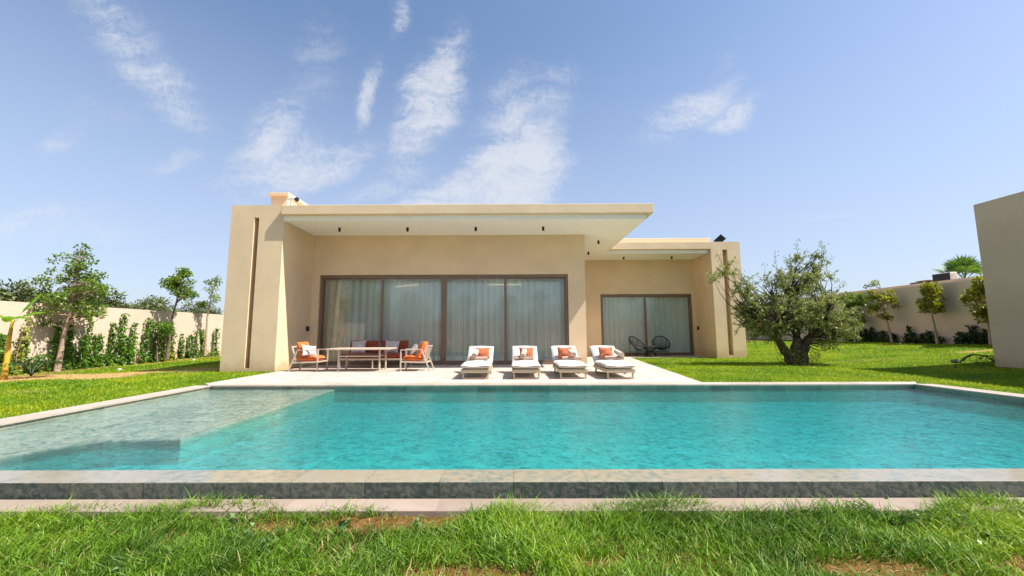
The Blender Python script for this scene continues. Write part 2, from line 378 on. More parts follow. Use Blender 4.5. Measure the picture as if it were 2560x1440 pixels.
def tag(o, label=None, cat=None, group=None, kind=None):
    if label: o['label'] = label
    if cat: o['category'] = cat
    if group: o['group'] = group
    if kind: o['kind'] = kind
    return o
def empty(name, loc, rz=0., **kw):
    o = bpy.data.objects.new(name, None); COL.objects.link(o); o.location = loc; o.rotation_euler = (0, 0, rz)
    o.empty_display_size = .1
    return tag(o, **kw)
def children(o): return [c for c in bpy.data.objects if c.parent == o]
def dup(o, loc=None, rz=None, parent=None, label=None):
    c = o.copy(); COL.objects.link(c); c.parent = parent
    if loc is not None: c.location = loc
    if rz is not None: c.rotation_euler = (0, 0, rz)
    if label: c['label'] = label
    for ch in children(o): dup(ch, parent=c)
    return c
T = Matrix.Translation
def RX(a): return Matrix.Rotation(R(a), 4, 'X')
def RY(a): return Matrix.Rotation(R(a), 4, 'Y')
def RZ(a): return Matrix.Rotation(R(a), 4, 'Z')

def sstep(a, b, x):
    t = np.clip((x-a)/(b-a), 0, 1); return t*t*(3-2*t)
def gz(x, y):
    """height of the ground"""
    x = np.asarray(x, float); y = np.asarray(y, float)
    z = -.03 - .23*(1-sstep(3.35, 5.4, y))*np.ones_like(x)
    z = z - .09*sstep(8, 15, -x)*(1-sstep(12, 22, y))
    z = z + .06*sstep(9.5, 11, x)*sstep(14, 18, y)
    z = z + .50*sstep(10.5, 20.5, x)
    z = z + .02*np.sin(x*1.3)*np.cos(y*1.1)*(y < 30)
    return z

# ------------------------------------------------------------------ ground sheet with the pool cut out
FL, FR, NR, NL = (-6.84, 9.26), (8.82, 9.03), (9.06, 3.76), (-6.68, 3.86)      # inner pool corners
X0, X1, Y0, Y1 = -6.96, 9.16, 3.53, 9.33
def axis(a, b, dense_lo, dense_hi, step, cuts):
    p = list(np.arange(dense_lo, dense_hi+1e-6, step)); g_ = 1.25
    q = dense_lo; s_ = step
    while q > a: s_ *= 1.5; q -= s_; p.append(max(q, a))
    q = dense_hi; s_ = step
    while q < b: s_ *= 1.5; q += s_; p.append(min(q, b))
    p = [t for t in p if all(abs(t-c_) > step*.45 for c_ in cuts)] + list(cuts)
    return np.array(sorted(set(np.round(p, 4))))
def soil_mask(x, y):
    n = np.sin(x*2.3+1.1*np.sin(y*3.1))*np.cos(y*4.1+1.7*np.sin(x*1.7)) + .5*np.sin(x*6.1+y*5.3)
    m_ = sstep(.75, 1.25, n)*.5
    for (a, b, rx, ry) in ((-.95, 3.10, .62, .15), (-.3, 2.46, .5, .13), (2.1, 2.55, .4, .12), (.5, 2.62, .2, .08), (-1.75, 3.05, .22, .12), (-2.25, 3.26, .35, .07), (3.1, 2.5, .3, .15)):
        m_ = np.maximum(m_, 1-sstep(.55, 1.25, np.hypot((x-a)/rx, (y-b)/ry)))
    return m_*(y < 3.6)
def dry_mask(x, y):
    m_ = np.zeros_like(np.asarray(x, float))
    wob = .25*np.sin(x*2.7+y)+.2*np.sin(y*3.9-x*1.3)
    for (a, b, rx, ry, an, k) in ((-13.5, 12.3, 3.2, 1.45, 14, 1.15), (-15.0, 11.4, 1.8, 1.2, 20, 1.15), (-11.2, 13.6, 2.3, 1.0, 10, 1.), (-11.6, 15.0, 1.6, .8, 10, .5),
                             (18.0, 15.4, 1.3, .35, 0, .8), (13.4, 15.2, 1.2, .3, 0, .25), (-10.2, 8.6, .8, .3, 0, .3)):
        dx, dy = x-a, y-b; c_, s_ = math.cos(R(an)), math.sin(R(an))
        r_ = np.hypot((dx*c_+dy*s_)/rx, (-dx*s_+dy*c_)/ry)+wob*.8
        m_ = np.maximum(m_, k*(1-sstep(.45, 1.15, r_)))
    # bare strip along the foot of the left garden wall
    m_ = np.maximum(m_, .6*sstep(15.0, 15.6, -x)*(y > 6)*(y < 30))
    return m_
gx = axis(-900, 900, -17, 22, .5, (X0, X1)); gy = axis(-400, 1500, 1.2, 26, .3, (Y0, Y1))
GX, GY = np.meshgrid(gx, gy); GZ = gz(GX, GY)
GZ = np.where((np.abs(GX) > 30) | (GY > 40) | (GY < -20), np.minimum(GZ, .0), GZ)
GZ = np.where((GX > -7.15) & (GX < 5.6) & (GY > 9.2) & (GY < 20.5), np.minimum(GZ, -.07), GZ)
nx = len(gx); cells = []
for j in range(len(gy)-1):
    for i in range(nx-1):
        if gx[i] >= X0-1e-6 and gx[i+1] <= X1+1e-6 and gy[j] >= Y0-1e-6 and gy[j+1] <= Y1+1e-6: continue
        cells.append((j*nx+i, j*nx+i+1, (j+1)*nx+i+1, (j+1)*nx+i))
V = np.stack([GX.ravel(), GY.ravel(), GZ.ravel()], 1)
near_soil = np.where((GY < 3.6), np.maximum(.75, soil_mask(GX, GY)), .12)
far_soil = ((np.abs(GX) > 24) | (GY > 30))*.8
wallsoil = sstep(14.9, 15.5, -GX)*(GY < 30)*.9
ground = npmesh('ground', V, [4]*len(cells), np.array(cells).ravel(), M['ground'], attrs={
    'soil': np.maximum(np.maximum(near_soil, far_soil), wallsoil).ravel(), 'dry': dry_mask(GX, GY).ravel()*.9}, smooth=True)
tag(ground, 'earth and turf under the lawns around the pool', 'ground', kind='structure')

# ------------------------------------------------------------------ pool
WZ = -.085; FLOOR = -.385; SHELF = -.102
def prism(mb, poly, z0, z1):
    n = len(poly)
    if sum(poly[i][0]*poly[(i+1) % n][1]-poly[(i+1) % n][0]*poly[i][1] for i in range(n)) < 0: poly = poly[::-1]
    v = [(x, y, z0) for x, y in poly] + [(x, y, z1) for x, y in poly]
    return mb.add(v, [tuple(range(n-1, -1, -1)), tuple(range(n, 2*n))] + [(i, (i+1) % n, n+(i+1) % n, n+i) for i in range(n)])
def off(p, dx, dy): return (p[0]+dx, p[1]+dy)
oFL, oFR = off(FL, -.33, .31), off(FR, .40, .36)
oNL, oNR = (-7.02, 3.50), (9.46, 3.44)
mb = MB()
prism(mb, [off(FL, -.3, .3), off(FR, .3, .3), off(NR, .3, -.2), off(NL, -.3, -.2)], FLOOR-.25, FLOOR)
tag(mb.build('pool_floor', M['pool_tile']), 'pale green stone floor of the swimming pool', 'pool floor', kind='structure')
mb = MB()
prism(mb, [FL, FR, off(FR, .02, .25), off(FL, -.02, .25)], FLOOR-.2, -.034)      # far wall
prism(mb, [FL, off(FL, -.25, 0), off(NL, -.25, -.2), off(NL, 0, -.2)], FLOOR-.2, -.034)
prism(mb, [FR, off(NR, 0, -.2), off(NR, .28, -.2), off(FR, .28, 0)], FLOOR-.2, -.034)
tag(mb.build('pool_wall', M['pool_wall']), 'grey green tiled inner walls of the swimming pool', 'pool wall', kind='structure')
mb = MB()
a, b = FL, FR
prism(mb, [off(FL, -.03, -.03), off(FR, .03, -.03), oFR, oFL], -.032, .004)
prism(mb, [off(FL, .03, -.032), off(oFL, 0, -.345), off(oNL, -.02, .0), off(NL, .03, -.35)], -.032, .002)
prism(mb, [off(FR, -.03, -.032), off(NR, -.03, -.3), off(oNR, 0, .0), off(oFR, 0, -.394)], -.032, .002)
tag(mb.build('pool_coping', M['coping'], bevel=.006), 'beige stone coping around the swimming pool', 'pool coping', kind='structure')
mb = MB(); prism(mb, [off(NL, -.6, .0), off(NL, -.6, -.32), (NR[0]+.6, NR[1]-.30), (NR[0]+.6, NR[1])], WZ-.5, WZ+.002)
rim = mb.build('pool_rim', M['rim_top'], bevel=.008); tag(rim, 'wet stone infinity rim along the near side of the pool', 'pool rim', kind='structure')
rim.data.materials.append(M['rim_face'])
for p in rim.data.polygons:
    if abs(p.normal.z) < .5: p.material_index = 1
# shallow tanning shelf on the left and its riser
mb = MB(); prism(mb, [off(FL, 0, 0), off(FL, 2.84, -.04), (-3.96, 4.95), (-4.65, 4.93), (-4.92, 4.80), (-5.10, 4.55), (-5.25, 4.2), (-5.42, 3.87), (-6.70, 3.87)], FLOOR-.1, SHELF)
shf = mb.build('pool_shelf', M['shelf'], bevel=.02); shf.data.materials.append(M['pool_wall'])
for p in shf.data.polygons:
    if p.normal.y < -.25: p.material_index = 1  # shade on the front riser put into a darker stone colour
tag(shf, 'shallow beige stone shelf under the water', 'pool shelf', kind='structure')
# water body
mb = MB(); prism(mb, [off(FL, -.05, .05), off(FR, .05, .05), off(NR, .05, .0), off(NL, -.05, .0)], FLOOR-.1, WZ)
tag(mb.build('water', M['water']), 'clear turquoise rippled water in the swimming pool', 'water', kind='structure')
mb = MB(); prism(mb, [(-9.5, 3.52), (-9.5, 3.30), (11, 3.20), (11, 3.44)], -.40, -.205)
tag(mb.build('pool_ledge', M['ledge'], bevel=.006), 'pinkish paving strip at the foot of the pool rim', 'paving strip', kind='structure')
mb = MB(); prism(mb, [(-7.22, oFL[1]-.002), (4.36, 9.445-.01), (5.45, 19.0), (9.22, 19.0), (9.22, 20.2), (-7.36, 20.2)], -.12, 0.)
tag(mb.build('terrace', M['terrace']), 'pale travertine terrace between the pool and the villa', 'terrace', kind='structure')

# ------------------------------------------------------------------ villa
villa = empty('villa', (-2.4, 14.8, 0), label='sand coloured single storey villa with a deep flat canopy and wide glass doors', cat='house')
def part(name, mb, mt, parent=villa, **kw):
    o = mb.build(name, mt, None, **kw); o.parent = parent
    if parent: o.matrix_parent_inverse = T(parent.matrix_world.translation if parent.parent else parent.location).inverted()
    return o
# front left block with its recessed slot
def slotted_block(x0, x1, y0, y1, zt, s0, s1, sz0, sz1, dep, zb=-.3):
    mb = MB()
    yr = y0+dep+.02
    prof = [(x0, y0), (s0, y0), (s0, y0+dep), (s1, y0+dep), (s1, y0), (x1, y0), (x1, y1), (x0, y1)]
    # one closed block: slotted middle, plain top and bottom, joined along the same outline
    mb.box(x0, s0, y0, yr, sz0, sz1); mb.box(s1, x1, y0, yr, sz0, sz1); mb.box(x0, x1, y0, yr, zb, sz0); mb.box(x0, x1, y0, yr, sz1, zt)
    mb.box(s0, s1, y0+dep, yr, sz0, sz1)
    mb.box(x0, x1, yr, y1, zb, zt)
    return mb
part('pier', slotted_block(-9.2, -7.472, 12.78, 24.5, 5.35, -8.435, -8.275, .085, 4.94, .34), M['stucco'])
part('pier', slotted_block(9.222, 10.57, 18.36, 27, 5.33, 9.76, 9.98, .115, 4.96, .30), M['stucco'])
# window walls
mb = MB(); mb.box(-7.472, -7.20, 14.86, 15.14, -.1, 4.835); mb.box(2.07, 2.71, 14.86, 15.14, -.1, 4.835); mb.box(-7.20, 2.07, 14.86, 15.14, 3.33, 4.835)
mb.box(2.43, 2.71, 15.14, 20.24, -.1, 4.835)
part('wall', mb, M['stucco'])
mb = MB(); mb.box(2.71, 4.44, 20.24, 20.5, -.1, 4.835); mb.box(9.06, 9.222, 20.24, 20.5, -.1, 4.835); mb.box(4.44, 9.06, 20.24, 20.5, 3.08, 4.835)
part('wall', mb, M['stucco'])
# canopies
mb = MB(); mb.box(-7.47, 4.57, 12.61, 24.4, 4.992, 5.30); part('canopy', mb, M['stucco'], bevel=.012)
mb = MB(); mb.box(4.572, 9.22, 18.36, 26.9, 4.992, 5.33); part('canopy', mb, M['stucco'], bevel=.012)
mb = MB(); mb.box(-7.468, 4.38, 12.785, 20.6, 4.835, 4.990); part('soffit', mb, M['soffit'])
mb = MB(); mb.box(4.381, 9.16, 18.53, 20.6, 4.835, 4.990); part('soffit', mb, M['soffit'])
mb = MB(); mb.box(4.0, 10.05, 20.0, 26.5, 5.3, 5.90); part('parapet', mb, M['parapet'], bevel=.012)
ch = MB(); ch.box(-8.43, -7.87, 13.6, 15.3, 5.345, 5.99); chim = part('chimney', ch, M['parapet'])
ch = MB(); ch.box(-8.50, -7.80, 13.53, 15.4, 5.94, 6.06)
cc = part('chimney_cap', ch, M['parapet'], chim, bevel=.01); cc.matrix_parent_inverse = villa.matrix_world.inverted() if False else T((-2.4, 14.8, 0)).inverted() @ T((2.4*0, 0, 0)) if False else Matrix.Identity(4)
# room behind the glass, back wall left out so daylight brightens the curtains
mb = MB(); mb.box(-7.47, 2.43, 15.15, 18.6, 3.5, 3.6)
mb.box(-7.46, -7.36, 15.15, 18.6, .01, 3.5)
part('interior', mb, M['stucco'])
mb = MB(); mb.box(3.6, 9.8, 20.51, 22.4, 3.3, 3.4); mb.box(3.6, 3.7, 20.51, 22.4, 0., 3.3)
part('interior', mb, M['stucco'])

def sliding_door(x0, x1, y, zt, mull, wide):
    """bronze outer frame with sliding leaves; mull = x of the meeting stiles"""
    f = MB(); t = .09
    f.box(x0, x0+t, y, y+.14, .0, zt); f.box(x1-t, x1, y, y+.14, .0, zt)
    f.box(x0+t, x1-t, y, y+.14, zt-t, zt); f.box(x0+t, x1-t, y, y+.14, .0, .085)
    fr_ = part('window_frame', f, M['bronze'], bevel=.004)
    xs = [x0+t] + mull + [x1-t]
    for i in range(len(xs)-1):
        a, b = xs[i], xs[i+1]; yo = y+.03+((.05 if i in (0, len(xs)-2) else 0.) if len(xs) > 3 else .05*(i % 2)); same = len(xs) > 3
        s_ = MB(); e = .055
        wl = .035 if i == 0 else (wide[i-1]); wr = .035 if i == len(xs)-2 else (wide[i])
        s_.box(a-(.0 if i == 0 or (same and i == 2) else wl*.5), a+wl*.5+.01, yo, yo+.045, .086, zt-t-.001); s_.box(b-wr*.5-.01, b+(.0 if i == len(xs)-2 else (-.004 if same and i == 1 else wr*.5)), yo, yo+.045, .086, zt-t-.001)
        s_.box(a+wl*.5+.01, b-wr*.5-.01, yo, yo+.045, zt-t-e, zt-t-.001); s_.box(a+wl*.5+.01, b-wr*.5-.01, yo, yo+.045, .086, .086+e)
        st = part('sash', s_, M['bronze'])
        p_ = MB(); p_.box(a+wl*.5+.005, b-wr*.5-.005, yo+.018, yo+.026, .086+e-.01, zt-t-e+.01)
        part('pane', p_, M['glass'], None).parent = st
    return fr_
sliding_door(-7.19, 2.06, 14.93, 3.32, [-4.89, -2.57, -.27], [.07, .19, .07])
sliding_door(4.45, 9.05, 20.30, 3.07, [6.72], [.10])

LAMPS = [(-6.05, 13.73), (-3.67, 13.74), (-1.28, 13.73), (1.08, 13.72), (3.47, 15.88), (3.49, 18.13), (5.45, 19.39), (7.78, 19.34)]
for (x, y) in LAMPS:
    q = MB(); q.tube([(x, y, 4.834), (x, y, 4.70)], .043, 14); part('downlight', q, M['black'], smooth=40)
q = MB(); q.box(-7.471, -7.40, 14.56, 14.67, 1.25, 1.42); part('wall_lamp', q, M['black'], bevel=.005)
q = MB(); q.box(9.15, 9.221, 19.96, 20.06, 1.27, 1.43); part('wall_lamp', q, M['black'], bevel=.005)
# floodlights on the roof
q = MB(); q.tube([(-7.72, 13.42, 5.78), (-7.36, 13.27, 5.71)], [.065, .07], 16); q.tube([(-7.66, 13.45, 5.30), (-7.62, 13.38, 5.75)], .025, 8)
fl = part('roof_camera', q, M['white_metal'], smooth=40)
q = MB(); q.tube([(-7.37, 13.274, 5.712), (-7.33, 13.257, 5.704)], .078, 16); part('lens_hood', q, M['black'], None, smooth=40).parent = fl
q = MB(); q.box(-.16, .16, -.02, .02, -.22, .22, T((9.95, 18.9, 5.55)) @ RZ(-25) @ RY(48)); q.box(-.05, .05, .02, .09, -.1, .1, T((9.95, 18.9, 5.55)) @ RZ(-25) @ RY(48))
q.tube([(9.85, 18.95, 5.30), (9.92, 18.93, 5.52)], .02, 8); part('floodlight', q, M['black'])

# fix children whose parent sits away from the origin (parts are written in world coordinates)
bpy.context.view_layer.update()
for o in bpy.data.objects:
    if o.parent is villa: o.matrix_parent_inverse = T((2.4, -14.8, 0))

# curtains
def curtain(x0, x1, y, zt, seed, label, mt, lean=0., amp=.10, dens=7.2):
    rnd = random.Random(seed); n = int((x1-x0)*60)
    ph = [(rnd.uniform(.7, 1.4), rnd.uniform(0, 6.28)) for _ in range(4)]
    def fn(u, v):
        x = x0 + (x1-x0)*u; k = x*dens*2*math.pi/2
        k2 = k + 1.1*math.sin(x*2.3+ph[0][1]) + .7*math.sin(x*5.1+ph[1][1])
        d = (1-2*abs(math.sin(k2*.5))**.7)*(.75+.35*math.sin(x*3.7+ph[2][1])) + .22*math.sin(k2*2.1+ph[3][1])
        return (x - lean*(1-v)*(.4+u) + .012*(1-v)*math.sin(k*.7), y + amp*d*(.75+.35*(1-v)), .02+(zt-.02)*v)
    mb = MB(); mb.grid(fn, n, 9)
    return tag(mb.build('curtain', mt, smooth=180), label, 'curtain', 'curtains behind the glass doors')
curtain(-7.08, -6.08, 15.2, 3.42, 1, 'leftmost curtain, a beige drape gathered at the edge of the wide glass doors', M['drape'], lean=.16, amp=.09)
curtain(-6.25, -2.55, 15.30, 3.42, 2, 'white sheer curtain behind the orange outdoor sofa', M['curtain'])
curtain(-2.58, 2.2, 15.30, 3.42, 3, 'white sheer curtain behind the white sun loungers', M['curtain'])
curtain(4.35, 6.75, 20.66, 3.2, 4, 'pale curtain in the left half of the smaller glass doors', M['curtain'])
curtain(6.75, 9.25, 20.66, 3.2, 5, 'pale curtain in the right half of the smaller glass doors', M['curtain'])
for (a, b, lab) in (((-4.62, 15.75, 2.98), (-3.72, 15.85, 3.08), 'slim glowing bar lamp indoors behind the second glass door from the left'),
                    ((-.95, 15.75, 3.05), (.35, 15.8, 3.05), 'long glowing bar lamp indoors behind the two right glass doors')):
    lp = empty('pendant_lamp', ((a[0]+b[0])/2, a[1], a[2]), label=lab, cat='lamp', group='indoor bar lamps')
    c0 = Vector(lp.location)
    q = MB(); q.tube([Vector(a)-c0, Vector(b)-c0], .016, 8); q.build('light_bar', M['glow'], lp)
    q = MB(); q.tube([(0, 0, .02), (0, .0, 3.5-c0.z)], .004, 6); q.build('cord', M['black'], lp)

# ------------------------------------------------------------------ annex on the right, garden walls, neighbour
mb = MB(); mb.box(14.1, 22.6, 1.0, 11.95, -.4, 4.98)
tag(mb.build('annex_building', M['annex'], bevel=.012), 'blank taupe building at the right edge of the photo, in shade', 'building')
def wall_run(pts, h, t, base, label, mt):
    mb = MB()
    for (a, b) in zip(pts, pts[1:]):
        a = Vector((*a, 0)); b = Vector((*b, 0)); n = max(2, int((b-a).length/2)); d = (b-a).normalized(); s_ = Vector((-d.y, d.x, 0))*t/2
        mb.add([p for i in range(n) for q in [a.lerp(b, i/(n-1))] for p in (q-s_+Vector((0, 0, base)), q+s_+Vector((0, 0, base)), q+s_+Vector((0, 0, h)), q-s_+Vector((0, 0, h)))],
               [(4*i+k, 4*i+4+k, 4*i+4+(k+1) % 4, 4*i+(k+1) % 4) for i in range(n-1) for k in range(4)] + [(3, 2, 1, 0), tuple(4*(n-1)+k for k in range(4))])
    return tag(mb.build('garden_wall', mt), label, 'wall', 'walls around the garden')
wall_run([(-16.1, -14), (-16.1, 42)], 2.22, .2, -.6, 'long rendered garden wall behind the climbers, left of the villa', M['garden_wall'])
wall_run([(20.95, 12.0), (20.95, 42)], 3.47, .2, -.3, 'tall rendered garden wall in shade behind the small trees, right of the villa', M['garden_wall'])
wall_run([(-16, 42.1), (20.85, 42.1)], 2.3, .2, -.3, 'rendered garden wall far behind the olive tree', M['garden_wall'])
wall_run([(-16, -13.9), (22, -13.9)], 2.5, .2, -.6, 'garden wall opposite the villa, seen only in the window reflection', M['garden_wall'])
nb = empty('neighbour_house', (26, 22, 0), label='low flat roofed house hidden behind the tall right garden wall', cat='house')
mb = MB(); mb.box(-4.6, 5, -8, 10, -.2, 3.50); mb.build('wall', M['garden_wall'], nb)
mb = MB(); mb.box(-4.68, 5.1, -8.1, 10.1, 3.50, 3.64); mb.build('roof', M['annex'], nb)
ac = empty('air_conditioner', (22.6, 20.85, 3.645), 0., label='white air conditioner unit standing on the roof behind the right wall', cat='air conditioner')
mb = MB(); mb.box(-.17, .17, -.46, .46, .05, .52); mb.build('casing', M['white_metal'], ac, bevel=.015)
mb = MB()
mb.box(-.182, -.171, -.43, .43, .08, .49)
mb.build('fan_grille', M['black'], ac)
mb = MB()
for k in range(5): mb.box(-.14+k*.062, -.128+k*.062, -.472, -.461, .1, .47)
mb.build('coil_grille', M['annex'], ac)
mb = MB(); mb.box(-.17, .17, -.4, -.3, 0, .05); mb.build('foot', M['black'], ac); mb = MB(); mb.box(-.17, .17, .3, .4, 0, .05); mb.build('foot', M['black'], ac)
for i, (x, y, z, l, wd, th, rz, lab) in enumerate(((22.6, 22.9, 3.645, .75, .5, .11, 4, 'dark timber slab lying lowest on the roof, left of the others'),
        (22.6, 21.95, 3.645, 1.0, .55, .20, -3, 'dark timber slab under the grey top slab on the roof'),
        (22.55, 21.8, 3.846, .7, .42, .055, 8, 'thin grey slab lying on top of the dark slab on the roof'))):
    mb = MB(); mb.box(-wd/2, wd/2, -l/2, l/2, th*.55, th); mb.box(-wd/2+.06, wd/2-.06, -l/2+.08, -l/2+.2, 0, th*.55); mb.box(-wd/2+.06, wd/2-.06, l/2-.2, l/2-.08, 0, th*.55)
    o = mb.build('roof_slab', M['timber'] if i < 2 else M['annex'], None, bevel=.008); o.location = (x, y, z); o.rotation_euler = (0, 0, R(rz))
    tag(o, lab, 'slab', 'slabs stored on the neighbouring roof')

# ------------------------------------------------------------------ loungers
def make_lounger():
    r_ = empty('sun_lounger', (0, 0, 0), cat='sun lounger', group='white sun loungers in a row on the terrace')
    f = MB(); W2 = .36
    # front at y=0, rear at y=2
    f.box(-W2, W2, 0, .04, .165, .245); f.box(-W2, -W2+.04, .04, 1.56, .165, .245); f.box(W2-.04, W2, .04, 1.56, .165, .245); f.box(-W2+.04, W2-.04, 1.52, 1.56, .165, .245)
    for k in range(9): f.box(-W2+.04, W2-.04, .12+k*.16, .19+k*.16, .215, .235)
    f.build('frame', M['champagne'], r_, bevel=.004)
    for y in (.06, 1.42):
        l = MB(); l.box(-.33, -.29, y, y+.045, .0, .165); l.box(.29, .33, y, y+.045, .0, .165); l.box(-.29, .29, y, y+.045, .0, .04)
        l.build('leg_frame', M['champagne'], r_, bevel=.003)
    b = MB(); Mb = T((0, 1.42, .26)) @ RX(31.5)
    b.box(-W2+.02, W2-.02, 0, .72, -.03, -.002, Mb); b.build('back_panel', M['champagne'], r_)
    c = MB(); c.cushion(.735, 1.45, .145, T((0, .70, .325)), 0, .35, 21, 1)
    c.build('seat_cushion', M['mat_white'], r_, smooth=60)
    c = MB(); c.cushion(.735, .74, .14, T((0, 1.40, .285)) @ RX(31.5) @ T((0, .39, .07)), 0, .35, 17, 2)
    c.build('back_cushion', M['mat_white'], r_, smooth=60)
    s_ = MB(); s_.tube([(.12, .2, .16), (.14, .2, .115), (.17, .2, .11), (.15, .2, .15)], .012, 6); s_.box(-.2, .24, .22, .30, .13, .164)
    s_.build('strap', M['champagne'], r_)
    return r_
LX = [(-.94, 10.18, 0), (.335, 10.16, -.4), (1.51, 10.16, .2), (2.67, 10.08, .6)]
LL = ['white cushioned sun lounger nearest the dining table, first from the left', 'white sun lounger second from the left, in front of the glass doors',
      'white sun lounger third from the left, in front of the sunlit wall corner', 'white sun lounger closest to the lawn, last on the right']
proto = make_lounger()
for i, (x, y, a) in enumerate(LX):
    o = proto if i == 0 else dup(proto, (x, y, 0), R(a), label=LL[i])
    if i == 0: o.location = (x, y, 0); o.rotation_euler = (0, 0, R(a)); o['label'] = LL[0]
def rolled_towel_mesh(L, r0, flat=.85, seed=0):
    """a real spiral of cloth extruded along x"""
    rnd = random.Random(seed); tn = 3.2; n = 60; body = MB()
    th0 = rnd.uniform(0, 6)
    def sec(t, o): # o: offset thickness
        a = th0 + t*tn*2*math.pi; r_ = r0*(.16+.84*t)+o
        return r_*math.cos(a), r_*math.sin(a)*flat
    nx_ = 9
    def fn(u, v):
        # around the cloth cross-section: out along outer side, back along the inner side
        k = u*2
        if k <= 1: t, o = k, .0
        else: t, o = 2-k, -r0*.19
        y, z = sec(t, o); x = (v-.5)*L
        dx = .008*math.sin(9*t+seed) * (1 if v > .5 else -1)
        w_ = 1+.02*math.sin(5*v*3+seed)
        return (x+dx, y*w_, z*w_ + r0*flat)
    body.grid(fn, n*2, nx_, True)
    e_ = (nx_-1)*n*2
    for i in range(n-1):
        a_, b_ = i, (2*n-i) % (2*n); c_, d_ = i+1, 2*n-i-1
        body.f += [(a_, c_, d_, b_), (e_+b_, e_+d_, e_+c_, e_+a_)]
    return body
def pillow(loc, w_, d_, t_, M4, mt, label, seed, group, name='pillow'):
    c = MB(); c.cushion(w_, d_, t_, M4, .10, .5, 15, seed)
    o = c.build(name, mt, None, smooth=70); o.location = loc
    return tag(o, label, 'pillow', group)
PL = ['leaning on the first lounger from the left', 'leaning on the second lounger from the left', 'leaning on the third lounger from the left', 'leaning on the lounger closest to the lawn']
OFF = [(.03, -.10, .06), (.0, -.03, .04), (-.02, .11, .18), (-.03, .22, .16)]
tw = {}
for i, (x, y, a) in enumerate(LX):
    px, rollx, flatx = OFF[i][0], OFF[i][1], OFF[i][2]-.08
    lx = x
    pillow((lx+px+(-.02 if i > 1 else .05), y+1.36, .585), .42, .34, .14, RX(68), M['sienna'], 'terracotta square pillow '+PL[i], 10+i, 'terracotta pillows on the loungers')
    o = rolled_towel_mesh(.52, .068, .9, i).build('rolled_towel', M['towel'], None, smooth=50)
    o.location = (lx+flatx-.0, y+.98, .40); o.rotation_euler = (0, 0, R([2, 0, -2, 1][i]))
    tag(o, ['brown towel roll lying across the first lounger from the left', 'brown towel roll lying across the second lounger from the left', 'brown towel roll lying across the third lounger from the left', 'brown towel roll lying across the lounger closest to the lawn'][i], 'towel', 'brown towels on the loungers')
    o = rolled_towel_mesh(.36, .082, .95, 7+i).build('rolled_towel', M['towel_edge'], None, smooth=50)
    o.location = (lx+rollx, y+1.06, .515); o.rotation_euler = (R(0), R([-16, -20, -10, -12][i]), R([86, 80, 100, 104][i]))
    tag(o, ['towel roll on end facing out, on top of the first lounger roll', 'towel roll with its spiral end facing out, on the second lounger', 'towel roll with its spiral end facing out, on the third lounger', 'towel roll with its spiral end facing out, on the lounger closest to the lawn'][i], 'towel', 'brown towels on the loungers')

# ------------------------------------------------------------------ lounge set
def make_armchair(mfab):
    """faces +x; front legs at x=.44, rear feet at x=-.45"""
    r_ = empty('armchair', (0, 0, 0), cat='armchair', group='orange armchairs beside the table')
    for s_ in (-1, 1):
        y = s_*.33
        l = MB(); l.bar((.44, y, 0), (.44, y, .645), .038, .038); l.build('leg', M['taupe'], r_, bevel=.004)
        l = MB(); l.bar((-.45, y, 0), (-.19, y, .645), .038, .038); l.build('leg', M['taupe'], r_, bevel=.004)
        l = MB(); l.bar((-.205, y, .655), (.459, y, .645), .05, .026); l.build('armrest', M['taupe'], r_, bevel=.004)
    f = MB()
    for s_ in (-1, 1): f.bar((-.33, s_*.33, .27), (.44, s_*.33, .29), .03, .045)
    f.bar((.42, -.33, .29), (.42, .33, .29), .03, .045); f.bar((-.33, -.33, .27), (-.33, .33, .27), .03, .045)
    for k in range(5): f.bar((-.2+k*.14, -.32, .285), (-.2+k*.14, .32, .285), .06, .015)
    f.build('seat_frame', M['taupe'], r_)
    b = MB(); Mb = T((-.22, 0, .30)) @ RY(-20)
    for s_ in (-1, 1): b.box(-.02, .015, s_*.30-.02, s_*.30+.02, 0, .50, Mb)
    for z in (.02, .46): b.box(-.02, .015, -.28, .28, z, z+.04, Mb)
    for k in range(7): b.box(-.012, .006, -.25+k*.08, -.21+k*.08, .06, .46, Mb)
    b.build('backrest', M['taupe'], r_)
    c = MB(); c.cushion(.66, .60, .15, T((.08, 0, .385)), 0, .4, 15, 5); c.build('seat_cushion', mfab, r_, smooth=60)
    c = MB(); c.cushion(.50, .56, .17, T((-.15, 0, .66)) @ RY(-20) @ RY(90), 0, .5, 15, 6); c.build('back_cushion', mfab, r_, smooth=60)
    return r_
ca = make_armchair(M['orange']); ca.location = (-6.43, 12.80, 0); ca['label'] = 'orange cushioned armchair against the sunlit side wall, left of the table'
cb = dup(ca, (-2.98, 12.73, 0), R(180), label='orange cushioned armchair at the right end of the table, facing left')
so = empty('outdoor_sofa', (-4.68, 13.95, 0), label='rust orange two seat outdoor sofa behind the table, in the shade', cat='sofa')
f = MB()
for x in (-1.1, 1.1): f.bar((x, -.40, .30), (x, .35, .29), .04, .045)
f.bar((-1.1, -.38, .30), (1.1, -.38, .30), .04, .05); f.bar((-1.1, .33, .29), (1.1, .33, .29), .04, .05)
for k in range(9): f.bar((-.96+k*.24, -.38, .312), (-.96+k*.24, .33, .302), .06, .012)
f.build('frame', M['taupe'], so)
for x in (-1.1, 0, 1.1):
    for y in (-.38, .33):
        l = MB(); l.bar((x, y, 0), (x, y+(.10 if y > 0 else 0), .30), .036, .036); l.build('leg', M['taupe'], so)
for x in (-1.1, 1.1):
    l = MB(); l.bar((x, -.38, .30), (x, -.38, .62), .036, .036); l.bar((x, -.39, .63), (x, .35, .64), .05, .026); l.bar((x, .33, .3), (x, .42, .64), .036, .036); l.build('armrest', M['taupe'], so)
